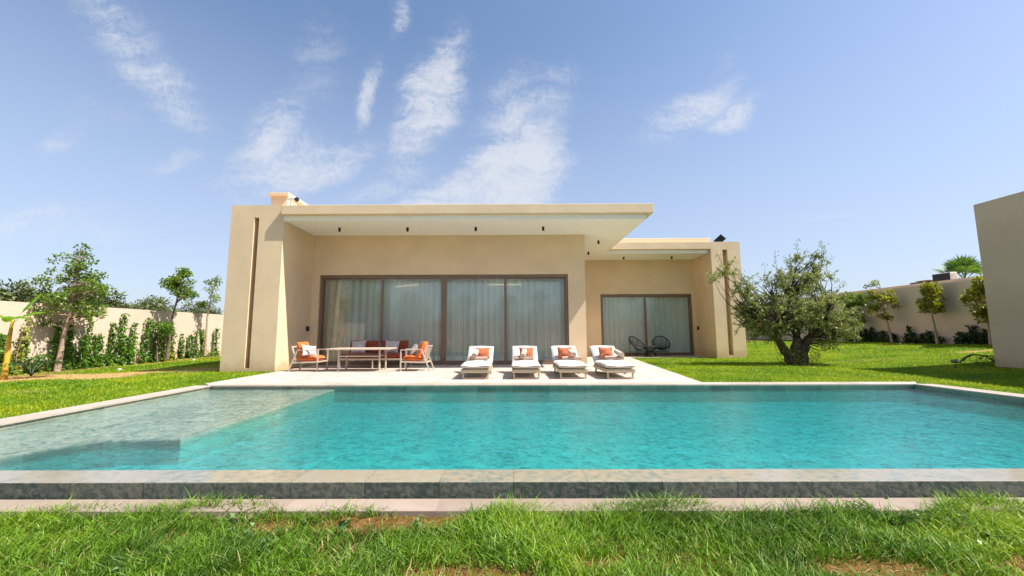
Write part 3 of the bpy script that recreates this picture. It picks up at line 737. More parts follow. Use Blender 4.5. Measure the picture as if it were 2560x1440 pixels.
for x in (-.55, .55):
    c = MB(); c.cushion(1.09, .74, .165, T((x, -.04, .40)), 0, .4, 15, 7); c.build('seat_cushion', M['rust'], so, smooth=60)
    c = MB(); c.cushion(.98, .46, .17, T((x*.96, .23, .69)) @ RX(72), .02, .5, 15, 8); c.build('back_cushion', M['rust'], so, smooth=60)
b = MB(); b.box(-1.06, 1.06, .36, .385, .38, .80, ); b.build('back_panel', M['taupe'], so)
pillow((-5.30, 13.92, .695), .50, .46, .15, RX(70) @ RZ(3), M['grey_fabric'], 'pale grey scatter pillow on the left half of the rust sofa', 21, 'pale grey scatter pillows')
pillow((-4.15, 13.90, .70), .50, .46, .15, RX(70) @ RZ(-3), M['grey_fabric'], 'pale grey scatter pillow on the right half of the rust sofa', 22, 'pale grey scatter pillows')
pillow((-6.33, 12.62, .63), .50, .38, .13, RZ(62) @ RX(62) @ RZ(-8), M['grey_fabric'], 'whitish scatter pillow on the armchair by the sunlit wall', 23, 'pale grey scatter pillows')
pillow((-3.13, 12.85, .64), .46, .40, .13, RZ(-82) @ RX(62) @ RZ(6), M['grey_fabric'], 'pale scatter pillow on the armchair facing left', 24, 'pale grey scatter pillows')
tb = empty('table', (-4.72, 12.78, 0), label='long low taupe metal table in front of the rust sofa', cat='table')
t = MB(); t.box(-.96, .93, -.50, .48, .655, .70); t.build('table_top', M['taupe'], tb, bevel=.006)
for x in (-.63, .63):
    for y in (-.30, .30):
        l = MB(); l.tube([(x, y, 0), (x, y, .655)], .03, 12); l.build('leg', M['taupe'], tb, smooth=40)
t = MB(); t.box(-.60, .60, -.33, .33, .44, .475); t.build('shelf', M['taupe'], tb, bevel=.004)

# ------------------------------------------------------------------ string chairs
def make_string_chair():
    r_ = empty('string_chair', (0, 0, 0), cat='chair', group='black string chairs')
    # egg shaped rim in a tilted plane; faces -y
    def rim(t):
        a = 2*math.pi*t; x = .40*math.sin(a); s_ = math.cos(a)            # s: 1 top, -1 front
        y = .34*s_ + .03; z = .66 + .30*s_ - .05*(1-s_*s_)
        return Vector((x, y, z))
    q = MB(); q.tube([rim(k/40) for k in range(41)], .024, 8, False); q.build('rim', M['black'], r_, smooth=60)
    hub = Vector((0, -.02, .33)); s_ = MB(); nst = 46
    for k in range(nst):
        a = rim(k/nst); hb = hub + Vector((.05*math.sin(2*math.pi*k/nst), .05*math.cos(2*math.pi*k/nst), 0))
        mid = a.lerp(hb, .55) + Vector((0, 0, -.055))
        s_.tube([a, mid, hb], .0065, 4, False)
    s_.build('cords', M['black'], r_)
    ring = MB(); ring.tube([hub + Vector((.06*math.cos(k*.5236), .06*math.sin(k*.5236), -.005)) for k in range(13)], .010, 6, False)
    ring.build('hub_ring', M['black'], r_)
    for k, (x, y) in enumerate(((-.30, -.26), (.30, -.26), (-.24, .30), (.24, .30))):
        l = MB(); a = rim((.66, .34, .86, .14)[k])
        l.tube([(x*1.05, y, 0), (x*.93, y*.95, .30), a], .013, 6); l.build('leg', M['black'], r_)
    st = MB(); st.tube([(-.28, -.247, .25), (.28, -.247, .25)], .007, 6); st.tube([(-.29, -.25, .22), (.23, .285, .22)], .007, 6); st.tube([(.29, -.25, .22), (-.23, .285, .22)], .007, 6)
    st.build('stretcher', M['black'], r_)
    return r_
sc = make_string_chair(); sc.location = (5.98, 19.45, 0); sc.rotation_euler = (0, 0, R(32)); sc['label'] = 'black string chair left of the round black table, turned to the right'
dup(sc, (7.12, 19.45, 0), R(-12), label='black string chair right of the round black table')
st = empty('side_table', (6.52, 19.3, 0), label='round hourglass side table of black cords between two string chairs', cat='table')
q = MB(); q.tube([(0, 0, .485), (0, 0, .505)], .33, 28); q.build('table_top', M['timber'], st, smooth=40)
q = MB()
for k in range(40):
    a = 2*math.pi*k/40
    q.tube([(.29*math.cos(a), .29*math.sin(a), .485), (.17*math.cos(a+.5), .17*math.sin(a+.5), .24), (.27*math.cos(a+1.), .27*math.sin(a+1.), .0)], .006, 4)
q.build('cords', M['black'], st)
q = MB()
for (rr, z) in ((.30, .478), (.175, .24), (.28, .008)): q.tube([(rr*math.cos(k*math.pi/14), rr*math.sin(k*math.pi/14), z) for k in range(29)], .010, 6, False)
q.build('ring', M['black'], st)

# ------------------------------------------------------------------ foliage helpers
def leaves(C, D, Nn, L, Wd, curl=.12):
    """diamond leaves with a folded midrib: arrays of bases, directions, normals, lengths, widths"""
    C = np.asarray(C, float); n = len(C)
    D = D/np.linalg.norm(D, axis=1, keepdims=True)
    S = np.cross(D, Nn); S /= np.maximum(np.linalg.norm(S, axis=1, keepdims=True), 1e-6)
    Nn = np.cross(S, D)
    L = np.broadcast_to(np.asarray(L, float).reshape(-1, 1), (n, 1)); Wd = np.broadcast_to(np.asarray(Wd, float).reshape(-1, 1), (n, 1))
    mid = C + D*L*.42
    V = np.stack([C, mid + S*Wd*.5 + Nn*Wd*.12, C + D*L - Nn*L*curl, mid - S*Wd*.5 + Nn*Wd*.12], 1).reshape(-1, 3)
    i = np.arange(n)[:, None]*4
    return V, np.full(n, 4), (i + np.array([[0, 1, 2, 3]])).ravel()
def rand_dirs(rng, n, upb=0.):
    d = rng.normal(size=(n, 3)); d[:, 2] += upb; return d/np.linalg.norm(d, axis=1, keepdims=True)
def clump_leaves(rng, centers, radii, counts, L, asp, flat=.75, upb=.2, droop=0.):
    Cs, Ds, Ns, Ls = [], [], [], []
    for c_, r_, k in zip(centers, radii, counts):
        d = rng.normal(size=(k, 3)); d /= np.linalg.norm(d, axis=1, keepdims=True)
        rr = r_*rng.random(k)**.42
        p = np.asarray(c_) + d*rr[:, None]*np.array([1, 1, flat])
        Cs.append(p); dd = d*.6 + rand_dirs(rng, k, 0)*.8; dd[:, 2] -= droop; Ds.append(dd)
        Ns.append(rand_dirs(rng, k, 1.2)); Ls.append(L*rng.uniform(.6, 1.25, k))
    Ls = np.concatenate(Ls)
    return leaves(np.concatenate(Cs), np.concatenate(Ds), np.concatenate(Ns), Ls, Ls*asp)
def limb(mb, a, b, r0, r1, rng, bend=.12, n=5, seg=7):
    a = Vector(a); b = Vector(b); L = (b-a).length
    o = Vector(rng.normal(size=3))*L*bend
    pts = [a.lerp(b, i/(n-1)) + o*math.sin(math.pi*i/(n-1)) + Vector(rng.normal(size=3))*L*.012*(0 < i < n-1) for i in range(n)]
    mb.tube(pts, [r0+(r1-r0)*(i/(n-1)) for i in range(n)], seg, False)
    return pts
def make_tree(name, label, loc, trunk, crowns, nclump, clr, per, leafL, asp, lm, bm, seed, group, cat='tree', r0=.09, droop=0., flat=.75):
    """trunk: polyline relative to loc; crowns: ellipsoids (x,y,z,rx,ry,rz)"""
    rng = np.random.default_rng(seed)
    t = empty(name, loc, label=label, cat=cat, group=group)
    mb = MB(); n = len(trunk)
    mb.tube(trunk, [r0*(1-.78*i/(n-1))*(1.25 if i == 0 else 1) for i in range(n)], 9, False)
    cs = []; wts = np.array([c[3]*c[4]*c[5] for c in crowns])**.7; wts /= wts.sum()
    for _ in range(nclump):
        c = crowns[rng.choice(len(crowns), p=wts)]
        d = rng.normal(size=3); d /= np.linalg.norm(d); r_ = rng.random()**.38
        cs.append(np.array(c[:3]) + d*r_*np.array(c[3:6]))
    for c in cs:
        # branch from the trunk, at a level below the clump
        zt = c[2]-rng.uniform(.15, .5)*max(.3, np.hypot(c[0], c[1])); best = None
        for i in range(n-1):
            a, b = Vector(trunk[i]), Vector(trunk[i+1])
            if a.z <= zt <= b.z: best = a.lerp(b, (zt-a.z)/max(1e-6, b.z-a.z))
        if best is None: best = Vector(trunk[-1]) if zt > trunk[-1][2] else Vector(trunk[1])
        limb(mb, best, c, .018, .005, rng, .1, 4, 5)
    mb.build('trunk', bm, t, smooth=60)
    rad = clr*rng.uniform(.6, 1.3, len(cs)); cnt = (per*(rad/clr)**2*rng.uniform(.7, 1.3, len(cs))).astype(int)+4
    V, fn, ix = clump_leaves(rng, cs, rad, cnt, leafL, asp, flat, .2, droop)
    npmesh('crown', V, fn, ix, lm, t)
    return t

# ------------------------------------------------------------------ olive tree
def olive():
    rng = np.random.default_rng(11)
    bx, by = 10.15, 14.6; bz = float(gz(bx, by))-.05
    t = empty('olive_tree', (bx, by, bz), label='old multi stemmed olive tree with an airy grey green crown on the right lawn', cat='tree')
    mb = MB()
    def gnarl(pts, rad, seg=11):
        # resample with knobs so the trunk is not a clean tube
        P, Rr = [], []
        for i in range(len(pts)-1):
            for k in range(5):
                f = k/5; p = Vector(pts[i]).lerp(Vector(pts[i+1]), f)
                P.append(p+Vector(rng.normal(size=3))*.018); Rr.append((rad[i]+(rad[i+1]-rad[i])*f)*rng.uniform(.86, 1.16))
        P.append(Vector(pts[-1])); Rr.append(rad[-1]); Rr = [q*.74 for q in Rr]; mb.tube(P, Rr, seg, False); return P
    stems = [gnarl([(-.16, 0, -.05), (-.30, -.02, .45), (-.62, .0, .95), (-.95, .05, 1.30), (-1.35, .1, 1.75)], [.27, .21, .165, .12, .07]),
             gnarl([(.05, .06, -.05), (.08, .05, .6), (.16, .1, 1.2), (.05, .15, 1.9), (.0, .1, 2.6)], [.30, .24, .16, .11, .05]),
             gnarl([(.18, -.03, -.05), (.24, 0, .55), (.52, -.05, 1.05), (.95, -.1, 1.45), (1.25, -.1, 2.1)], [.27, .22, .19, .14, .06]),
             gnarl([(.30, .1, .75), (.15, .2, 1.25), (-.1, .3, 1.9), (-.4, .4, 2.5)], [.12, .10, .08, .04], 8),
             gnarl([(-.45, -.05, .7), (-.75, -.3, 1.2), (-1.1, -.6, 1.7)], [.09, .07, .04], 8),
             gnarl([(.55, -.05, 1.0), (.9, .3, 1.6), (1.3, .6, 2.1)], [.09, .07, .04], 8)]
    ends = []
    # main crown lobes seen in the photo (relative to the base): x, y, z, radii, clumps
    lobes = [(-1.05, 0, 1.9, .95, 1.2, .75, 74), (.15, 0, 2.2, .95, 1.3, .80, 74), (1.45, 0, 1.85, .80, 1.2, .85, 70), (-1.75, .0, 2.75, .50, .6, .50, 22),
             (-.35, 0, 3.05, .60, .8, .5, 26), (.8, 0, 3.1, .65, .8, .55, 34), (1.2, .1, 3.7, .35, .4, .45, 10), (.35, 0, 3.75, .30, .4, .4, 8),
             (-2.25, -.1, 3.45, .28, .4, .40, 8), (-2.7, 0, 3.25, .22, .3, .2, 3), (-1.2, .0, 1.2, .55, .8, .35, 16), (2.0, 0, 1.35, .45, .8, .50, 24), (1.5, 0, .95, .55, .7, .35, 16), (-.5, .5, 1.35, .5, .6, .35, 14),
             (-1.9, 0, 1.95, .35, .7, .6, 16), (-1.2, -.5, 1.4, .5, .4, .3, 12), (.65, -.6, 1.5, .5, .4, .35, 14), (-.3, -.5, 1.65, .6, .4, .35, 14)]
    allstem = [p for s_ in stems for p in s_[4:] if p.z > .85]
    for (x, y, z, rx, ry, rz, k) in lobes:
        if x > 0: x *= .84; rx *= .88
        elif x > -2.2: x *= .92; rx *= .92
        for _ in range(k):
            d = rng.normal(size=3); d /= np.linalg.norm(d); p = np.array((x, y, z)) + d*rng.random()**.40*np.array((rx, ry, rz))
            ends.append(p)
    for e in ends:
        ev = Vector(e); s_ = min(allstem, key=lambda q: (q-ev).length + .25*max(0, q.z-ev.z+.2)*3 + rng.random()*.25)
        limb(mb, s_, e, .020+.008*rng.random(), .004, rng, .10, 5, 5)
    # long bare shoots rising above the crown
    shoots = []
    for (x, z, dx, dz) in ((-.9, 2.9, -.15, .75), (-.1, 3.3, -.1, .95), (.3, 3.8, .05, .75), (.75, 3.5, .12, .75), (1.15, 3.6, .15, .75), (1.45, 3.3, .2, .65), (-1.5, 2.9, -.25, .6), (-2.4, 3.5, -.1, .6),
                           (-2.6, 3.2, -.55, .08), (1.75, 2.7, .35, .3), (2.1, 2.0, .35, .1), (.0, 3.1, -.3, .8), (1.0, 3.9, .05, .55)):
        a = (x, rng.normal()*.2, z); b = (x+dx, a[1]+rng.normal()*.1, z+dz); pts = limb(mb, a, b, .009, .003, rng, .08, 5, 4); shoots += pts
    mb.build('trunk', M['bark_olive'], t, smooth=50)
    Cs = []; Ds = []
    for e in ends:
        for _ in range(rng.integers(5, 8)):
            d = rng.normal(size=3); d[2] += .25; d /= np.linalg.norm(d); L = rng.uniform(.14, .36)
            k = int(L*80); s_ = rng.random(k)
            p = e + d*(s_*L)[:, None]; p[:, 2] -= .16*(s_*L)**2*3
            Cs.append(p + rng.normal(size=(k, 3))*.006); Ds.append(d*.7 + rand_dirs(rng, k, .1)*.75)
    for s_ in shoots:
        k = 11; Cs.append(np.array(s_) + rng.normal(size=(k, 3))*.045); Ds.append(rand_dirs(rng, k, .8))
    # suckers round the foot
    for (sx, sy, hh) in ((-.42, -.2, .75), (-.30, -.3, .6), (.46, -.15, .62), (.58, -.2, .45), (-.5, 0, .9), (.0, -.3, .5), (-.15, -.32, .85)):
        k = 90; z = rng.random(k)*hh; Cs.append(np.stack([sx+(sx*.25)*z+rng.normal(size=k)*.06, sy+rng.normal(size=k)*.06, z+.05], 1)); Ds.append(rand_dirs(rng, k, .6))
    Cs = np.concatenate(Cs); Ds = np.concatenate(Ds); n = len(Cs)
    Ls = rng.uniform(.05, .095, n)
    V, fn, ix = leaves(Cs, Ds, rand_dirs(rng, n, .9), Ls, Ls*.33, .08)
    npmesh('crown', V, fn, ix, M['leaf_olive'], t)
olive()

# ------------------------------------------------------------------ trees by the left wall
k_ = .962
def sc_(p, b): return ((p[0]-b[0])*k_, (p[1]-b[1])*k_, (p[2]-b[2])*k_)
make_tree('young_tree', 'tallest young tree with a leaning pale trunk, in front of the left garden wall', (-15.5, 13.85, -.08),
          [(0, 0, 0), (.06, 0, .8), (.10, 0, 1.3), (.22, 0, 2.0), (.20, 0, 2.7), (.28, 0, 3.4), (.30, 0, 4.1)],
          [(.30, 0, 2.9, .95, .95, .75), (.28, 0, 3.6, .62, .62, .55), (.05, 0, 2.25, .95, .8, .45), (.95, 0, 3.0, .40, .4, .3), (.9, 0, 1.95, .45, .4, .2), (-.55, 0, 1.75, .35, .4, .2), (.28, 0, 4.15, .36, .36, .26)],
          120, .145, 32, .10, .62, M['leaf_tree'], M['bark_pale'], 3, 'young trees along the garden walls', r0=.08)
make_tree('young_tree', 'slim young tree with a dark round top, second along the left garden wall', (-15.45, 18.15, .05),
          [(0, 0, 0), (.01, 0, .9), (.05, 0, 1.8), (.20, 0, 2.6), (.30, 0, 3.4), (.42, 0, 4.0)],
          [(.38, 0, 3.35, .62, .6, .55), (.42, 0, 3.85, .30, .3, .28), (-.2, 0, 3.35, .32, .3, .3), (.62, 0, 2.85, .32, .3, .25)], 56, .16, 40, .11, .62, M['leaf_tree'], M['bark'], 4, 'young trees along the garden walls', r0=.065)
make_tree('young_tree', 'thin sparse young tree nearest the villa on the left', (-15.4, 20.3, .08),
          [(0, 0, 0), (-.02, 0, 1.0), (-.04, 0, 1.9), (.06, 0, 2.8), (.2, 0, 3.5), (.32, 0, 3.95)],
          [(.18, 0, 3.25, .36, .36, .65), (-.25, 0, 2.6, .32, .3, .2), (.3, 0, 3.8, .15, .15, .2)], 30, .15, 26, .10, .6, M['leaf_tree'], M['bark_pale'], 5, 'young trees along the garden walls', r0=.055)
make_tree('young_tree', 'leafy low side growth of the second tree by the left wall', (-15.5, 17.7, .0),
          [(0, 0, 0), (-.05, 0, .7), (-.1, 0, 1.3), (-.1, 0, 1.9)], [(-.15, 0, 1.55, .7, .35, .35), (.3, 0, 1.3, .3, .3, .35)], 26, .16, 34, .10, .62, M['leaf_vine'], M['bark'], 6, 'young trees along the garden walls', r0=.03)

# trees by the right wall
def rt_tree(y, x, trunk, crowns, n, lab, seed, lm, per=42, r0=.055, L=.12):
    make_tree('young_tree', lab, (x, y, float(gz(x, y))-.02), trunk, crowns, n, .13, int(per*.68), L, .65, lm, M['bark_pale'], seed, 'young trees along the garden walls', r0=r0)
rt_tree(21.6, 20.2, [(0, 0, 0), (-.06, .1, 1.2), (-.1, .2, 2.2), (-.15, .2, 3.2)], [(-.25, .1, 2.5, .50, .6, .55), (-.45, .4, 1.9, .35, .5, .3), (-.2, 0, 1.5, .3, .4, .25), (-.55, .3, 3.15, .25, .3, .25), (.15, -.2, 2.3, .25, .3, .5)], 58,
        'loose yellow green young tree left of the round topped one, by the right garden wall', 21, M['leaf_yellow'], 40)
rt_tree(19.3, 20.2, [(0, 0, 0), (-.03, .03, 1.0), (-.08, .05, 1.6), (-.08, .03, 2.6)], [(-.05, .05, 2.1, .48, .58, .38), (-.02, .0, 2.6, .36, .42, .35), (-.05, 0, 1.75, .42, .5, .2)], 66,
        'round topped yellow green young tree against the right garden wall', 22, M['leaf_yellow'], 46)
rt_tree(17.15, 20.2, [(0, 0, 0), (0, 0, 1.0), (.02, .0, 1.8), (.02, 0, 2.8)], [(-.05, .15, 1.9, .5, .55, .7), (-.05, 0, 2.7, .38, .4, .3), (0, .1, 1.35, .35, .4, .3)], 72,
        'young tree half hidden behind the taupe annex building', 23, M['leaf_yellow'], 46)
rt_tree(23.7, 20.0, [(0, 0, 0), (0, 0, 1.0), (.02, .0, 2.0), (.02, 0, 3.0)], [(0, 0, 2.3, .6, .8, .75), (0, .1, 1.35, .55, .7, .45)], 84,
        'dark leafy young tree right behind the olive crown', 24, M['leaf_tree'], 52)
rt_tree(30, 17.5, [(0, 0, 0), (0, 0, 1.0), (.02, .0, 2.0), (.02, 0, 3.0)], [(0, 0, 2.0, 1., 1., .9), (0, .1, 1.0, .8, .8, .6)], 84,
        'bushy tree far behind the olive trunk', 25, M['leaf_tree'], 52)

# ------------------------------------------------------------------ climbers on the left wall
VINES = [(12.44, 1.2, .22), (12.74, 1.09, .22), (12.89, 1.68, .11), (13.15, .97, .19), (13.46, .51, .12), (13.9, 1.56, .24), (14.26, 1.28, .21), (14.45, 1.62, .22), (14.7, 1.07, .26), (14.89, 1.76, .15), (15.21, 1.11, .22), (15.51, 1.2, .25), (15.94, 1.61, .18), (16.18, 1.15, .24), (16.36, 2., .17), (16.69, 1.05, .24), (16.83, 1.63, .20), (17.34, 1.39, .22), (17.84, 1.25, .21), (18.17, 1.3, .18), (18.56, 1.73, .24), (18.8, 1.25, .2), (19.42, 1.14, .15), (19.84, 1.14, .16), (20.15, 1.31, .18), (20.88, 1.37, .24), (21.49, 1.44, .22)]
rngv = np.random.default_rng(5)
for i, (y, zt, hw) in enumerate(VINES):
    rng = np.random.default_rng(100+i); x = -15.78+rng.normal()*.05; z0 = float(gz(x, y))-.02
    v_ = empty('climber', (x, y, z0), cat='climbing plant', group='climbing plants at the foot of the left wall',
               label='green climbing plant growing up the foot of the left garden wall')
    H = zt - z0; mb = MB()
    lean = rng.normal()*.05
    pts = [(0, 0, 0), (rng.normal()*.03, rng.normal()*.04, H*.35), (-.05, lean, H*.7), (-.08, lean*1.6, H)]
    mb.tube(pts, [.012, .010, .007, .003], 5, False); mb.build('stem', M['bark_pale'], v_)
    n = int(90+240*hw*H/.25); t_ = rng.random(n)**1.7
    wid = hw*.72*(1.35-1.15*t_)*(.7+.5*np.sin(t_*9+i))
    C_ = np.stack([rng.normal(size=n)*.07-.02, rng.normal(size=n)*wid*.62+lean*1.6*t_, t_*H], 1)
    C_[:, 0] = np.minimum(C_[:, 0], .16); C_[:, 0] = np.maximum(C_[:, 0], -.16)
    D_ = rand_dirs(rng, n, -.3); D_[:, 0] = np.abs(D_[:, 0])*.7; N_ = rand_dirs(rng, n, .5); N_[:, 0] += 1.
    L_ = rng.uniform(.06, .12, n); V, fn, ix = leaves(C_, D_, N_, L_, L_*.85)
    npmesh('foliage', V, fn, ix, M['leaf_yellow'] if i in (20, 2) else M['leaf_vine'], v_)
# each climber is told apart by its look and neighbours
VL = ['bushy climber behind the banana plant, nearest the left edge of the photo', 'low climber just right of the banana plant', 'thin tall yellowish climber right of the banana plant', 'low leafy climber left of the tallest tree shadow',
      'smallest climber, a short tuft under the tree shadow on the left wall', 'tall dark climber directly left of the tallest tree trunk', 'leafy climber right behind the tallest tree trunk', 'tall climber just right of the tallest tree trunk',
      'broad dark low climber right of the tallest tree trunk', 'very thin tall yellowish climber between the two taller trees', 'low climber beside the very thin yellowish one', 'broad bright climber midway between the two taller trees',
      'curving tall climber midway between the two taller trees', 'low bushy climber beside the curving tall one', 'tallest climber of all, almost up to the wall top', 'low bushy climber beside the tallest climber',
      'tall dark climber one step right of the tallest climber', 'climber left of the second tree, under its low branches', 'narrow climber just left of the second tree trunk', 'narrow climber just right of the second tree trunk',
      'tall yellow leaved climber right of the second tree', 'lower green climber beside the yellow leaved one', 'slim climber first after the wall gap right of the yellow one', 'slim climber second after the wall gap right of the yellow one',
      'climber just left of the thin sparse tree', 'climber just right of the thin sparse tree', 'last climber before the corner of the villa']
for o, l in zip([o for o in bpy.data.objects if o.name.startswith('climber') and o.parent is None], VL): o['label'] = l

# shrubs at the foot of the right wall
SHR = [(24.88, .94, .16), (24.42, 1.12, .15), (23.99, 1.21, .15), (23.67, 1.26, .15), (23.35, 1.32, .13), (22.98, 1.09, .14), (22.63, 1.11, .23), (22.17, .95, .14), (21.87, 1.01, .11), (21.27, .95, .16), (21.01, 1.34, .13), (20.83, 1.03, .13), (20.65, .75, .13), (20.38, .98, .11), (20.07, 1.11, .18), (19.54, .82, .14), (18.85, 1.06, .13), (18.56, .99, .13), (18.29, .97, .14), (18.07, 1.35, .13), (17.93, 1.02, .13), (17.76, 1.19, .1), (17.45, 1.1, .11)]
SL = ['small dark climber nearest the olive crown at the right wall', 'dark climber second from the olive crown at the right wall', 'dense dark climber, left one of three close together', 'dense dark climber, middle one of three close together', 'dense dark climber, right one of three close together',
      'dark climber between the dense three and a broad low one', 'broad low dark climber left of the loose yellow green tree', 'small climber touching the loose yellow green tree trunk, left', 'small climber just right of the loose yellow green tree trunk', 'leafy climber left of the tall arching one between the two trees',
      'tall arching dark climber midway between the two yellow green trees', 'dark climber right beside the tall arching one', 'lowest dark climber tuft between the two trees', 'thin climber left of the dense dark one by the round topped tree', 'dense dark climber just left of the round topped tree trunk',
      'low climber just right of the round topped tree trunk', 'first pale climber right of the round topped tree', 'second pale climber right of the round topped tree', 'climber left of the tallest one near the annex', 'tallest dark climber near the annex building', 'climber right beside the tallest one near the annex',
      'thin upright climber near the annex building', 'last climber before the taupe annex building']
for i, ((y, zt, hw), lab) in enumerate(zip(SHR, SL)):
    rng = np.random.default_rng(300+i); x = 20.62; z0 = float(gz(x, y))-.02
    v_ = empty('shrub', (x, y, z0), cat='climbing plant', group='dark climbers at the foot of the right wall', label=lab)
    H = zt-z0+.05; mb = MB(); lean = rng.normal()*.08
    mb.tube([(0, 0, 0), (0, lean*.4, H*.5), (0, lean, H)], [.010, .008, .003], 5, False); mb.build('stem', M['bark'], v_)
    n = int(60+300*hw*H/.2); t_ = rng.random(n)**1.15
    C_ = np.stack([rng.normal(size=n)*.07, rng.normal(size=n)*hw*(.9-.6*t_)*(.7+.5*np.sin(t_*8+i))+lean*t_, t_*H], 1)
    D_ = rand_dirs(rng, n, -.2); N_ = rand_dirs(rng, n, .5); N_[:, 0] -= .8; L_ = rng.uniform(.07, .13, n)
    V, fn, ix = leaves(C_, D_, N_, L_, L_*.8); npmesh('foliage', V, fn, ix, M['leaf_dark'], v_)

# ------------------------------------------------------------------ grove beyond the left wall and trees seen in the reflections
def grove_tree(x, y, h_, r_, seed, label, lm, group, n=60, per=70, L=.15):
    make_tree('grove_tree', label, (x, y, -.1), [(0, 0, 0), (.05, 0, h_*.3), (-.05, .05, h_*.6), (0, 0, h_*.85)],
              [(0, 0, h_*.62, r_, r_, h_*.36), (r_*.45, .1, h_*.5, r_*.6, r_*.6, h_*.25), (-r_*.5, -.1, h_*.52, r_*.6, r_*.6, h_*.28)], n, r_*.30, per, L, .42, lm, M['bark'], seed, group, r0=.12)
GT = [(-21.5, 15.5, 3.7, 1.6, 'dense grey green grove tree furthest left beyond the wall'), (-21.0, 17.8, 3.6, 1.5, 'grey green grove tree just left of the tallest young tree'), (-21.5, 20.2, 3.9, 1.4, 'grove tree directly behind the tallest young tree'),
      (-26, 29, 3.9, 1.9, 'low grey green grove tree just right of the tallest young tree'), (-27, 34.5, 3.9, 1.9, 'low grove tree in the gap between the first two young trees'), (-26, 39, 3.75, 1.8, 'rounded low grove tree left of the second young tree'),
      (-27, 47, 3.9, 2., 'low grove tree right behind the second young tree'), (-26, 53, 4.3, 2.2, 'grove tree left of the thin sparse young tree'), (-25, 58, 4.6, 2.4, 'grove tree behind the thin sparse young tree'), (-25, 65, 4.8, 2.4, 'grove tree against the villa corner, beyond the left wall'),
      (-23, 12.0, 3.8, 1.8, 'grove tree at the very left edge behind the banana plant')]
for i, (x, y, h_, r_, lab) in enumerate(GT): grove_tree(x, y, h_, r_, 500+i, lab, M['leaf_far'], 'grove trees beyond the left wall', 90, 120, .19)
for i, (x, y, h_, r_) in enumerate(((-17.5, -17, 8.5, 3.0), (-12, -17, 6.2, 2.4), (-6.5, -18, 5.2, 2.6), (-1.5, -17, 5.0, 2.4), (3.5, -18, 5.4, 2.7), (8, -17, 5.0, 2.4), (13, -18, 7.6, 2.3), (18, -18, 5.6, 2.6))):
    make_tree('broad_tree', 'dark green tree reflected in the glass doors', (x, y, -.2), [(0, 0, 0), (.1, 0, h_*.3), (0, .1, h_*.6), (0, 0, h_*.85)],
              [(0, 0, h_*.58, r_, r_, h_*.38), (r_*.4, 0, h_*.4, r_*.7, r_*.7, h_*.3), (-r_*.4, 0, h_*.4, r_*.7, r_*.7, h_*.3)], 80, r_*.30, 60, .34, .6, M['leaf_tree'], M['bark'], 600+i, 'trees reflected in the glass doors', r0=.16)

def fan_palm(loc, h_, nl, fr_len, seed, label, group=None, rad=.14, lm=None):
    rng = np.random.default_rng(seed); t = empty('fan_palm', loc, label=label, cat='palm', group=group)
    mb = MB(); mb.tube([(0, 0, 0), (.03, .02, h_*.5), (0, 0, h_)], [rad*1.2, rad, rad*1.1], 10); mb.build('trunk', M['bark'], t, smooth=60)
    Vs, F_, I_ = [], [], []; o = 0
    st = MB()
    for k in range(nl):
        az = k*2.4+rng.random()*.4; el = R(88-72*(k/nl)**1.1 + rng.normal()*6)
        d = np.array([math.cos(az)*math.cos(el), math.sin(az)*math.cos(el), math.sin(el)])
        hub = np.array([0, 0, h_]) + d*fr_len*.55; st.tube([(0, 0, h_-.05), tuple(hub)], [.016, .009], 5, False)
        s_ = np.cross(d, [0, 0, 1.]); s_ /= np.linalg.norm(s_)+1e-6; nrm = np.cross(s_, d)
        nb_ = 19
        for j in range(nb_):
            a = R(-118+236*j/(nb_-1)); dd = d*math.cos(a)+s_*math.sin(a) + nrm*.10*abs(math.sin(a)); dd /= np.linalg.norm(dd); L = fr_len*.62*(1-.22*abs(a)/R(118))*rng.uniform(.92, 1.06)
            sd = np.cross(dd, nrm); sd /= np.linalg.norm(sd)+1e-6; wv = .030*fr_len
            tip = hub+dd*L; tip[2] -= .16*L*rng.uniform(.5, 1.6); m_ = hub+dd*L*.6
            Vs += [hub, m_+sd*wv, tip, m_-sd*wv]; F_.append(4); I_ += [o, o+1, o+2, o+3]; o += 4
    st.build('stalks', M['leaf_palm'], t)
    npmesh('fronds', np.array(Vs), F_, I_, lm or M['leaf_palm'], t)
    return t
fan_palm((26.2, 23.1, 0), 4.1, 16, 1.4, 31, 'fan palm rising behind the air conditioner and the right wall')
for i, (x, y, h_) in enumerate(((-4.6, -9.5, 3.9), (-.4, -10, 4.0), (2.9, -12.5, 4.6))):
    fan_palm((x, y, -.3), h_, 24, 1.3, 40+i, 'fan palm reflected in the glass doors', 'palms reflected in the glass doors', .2)

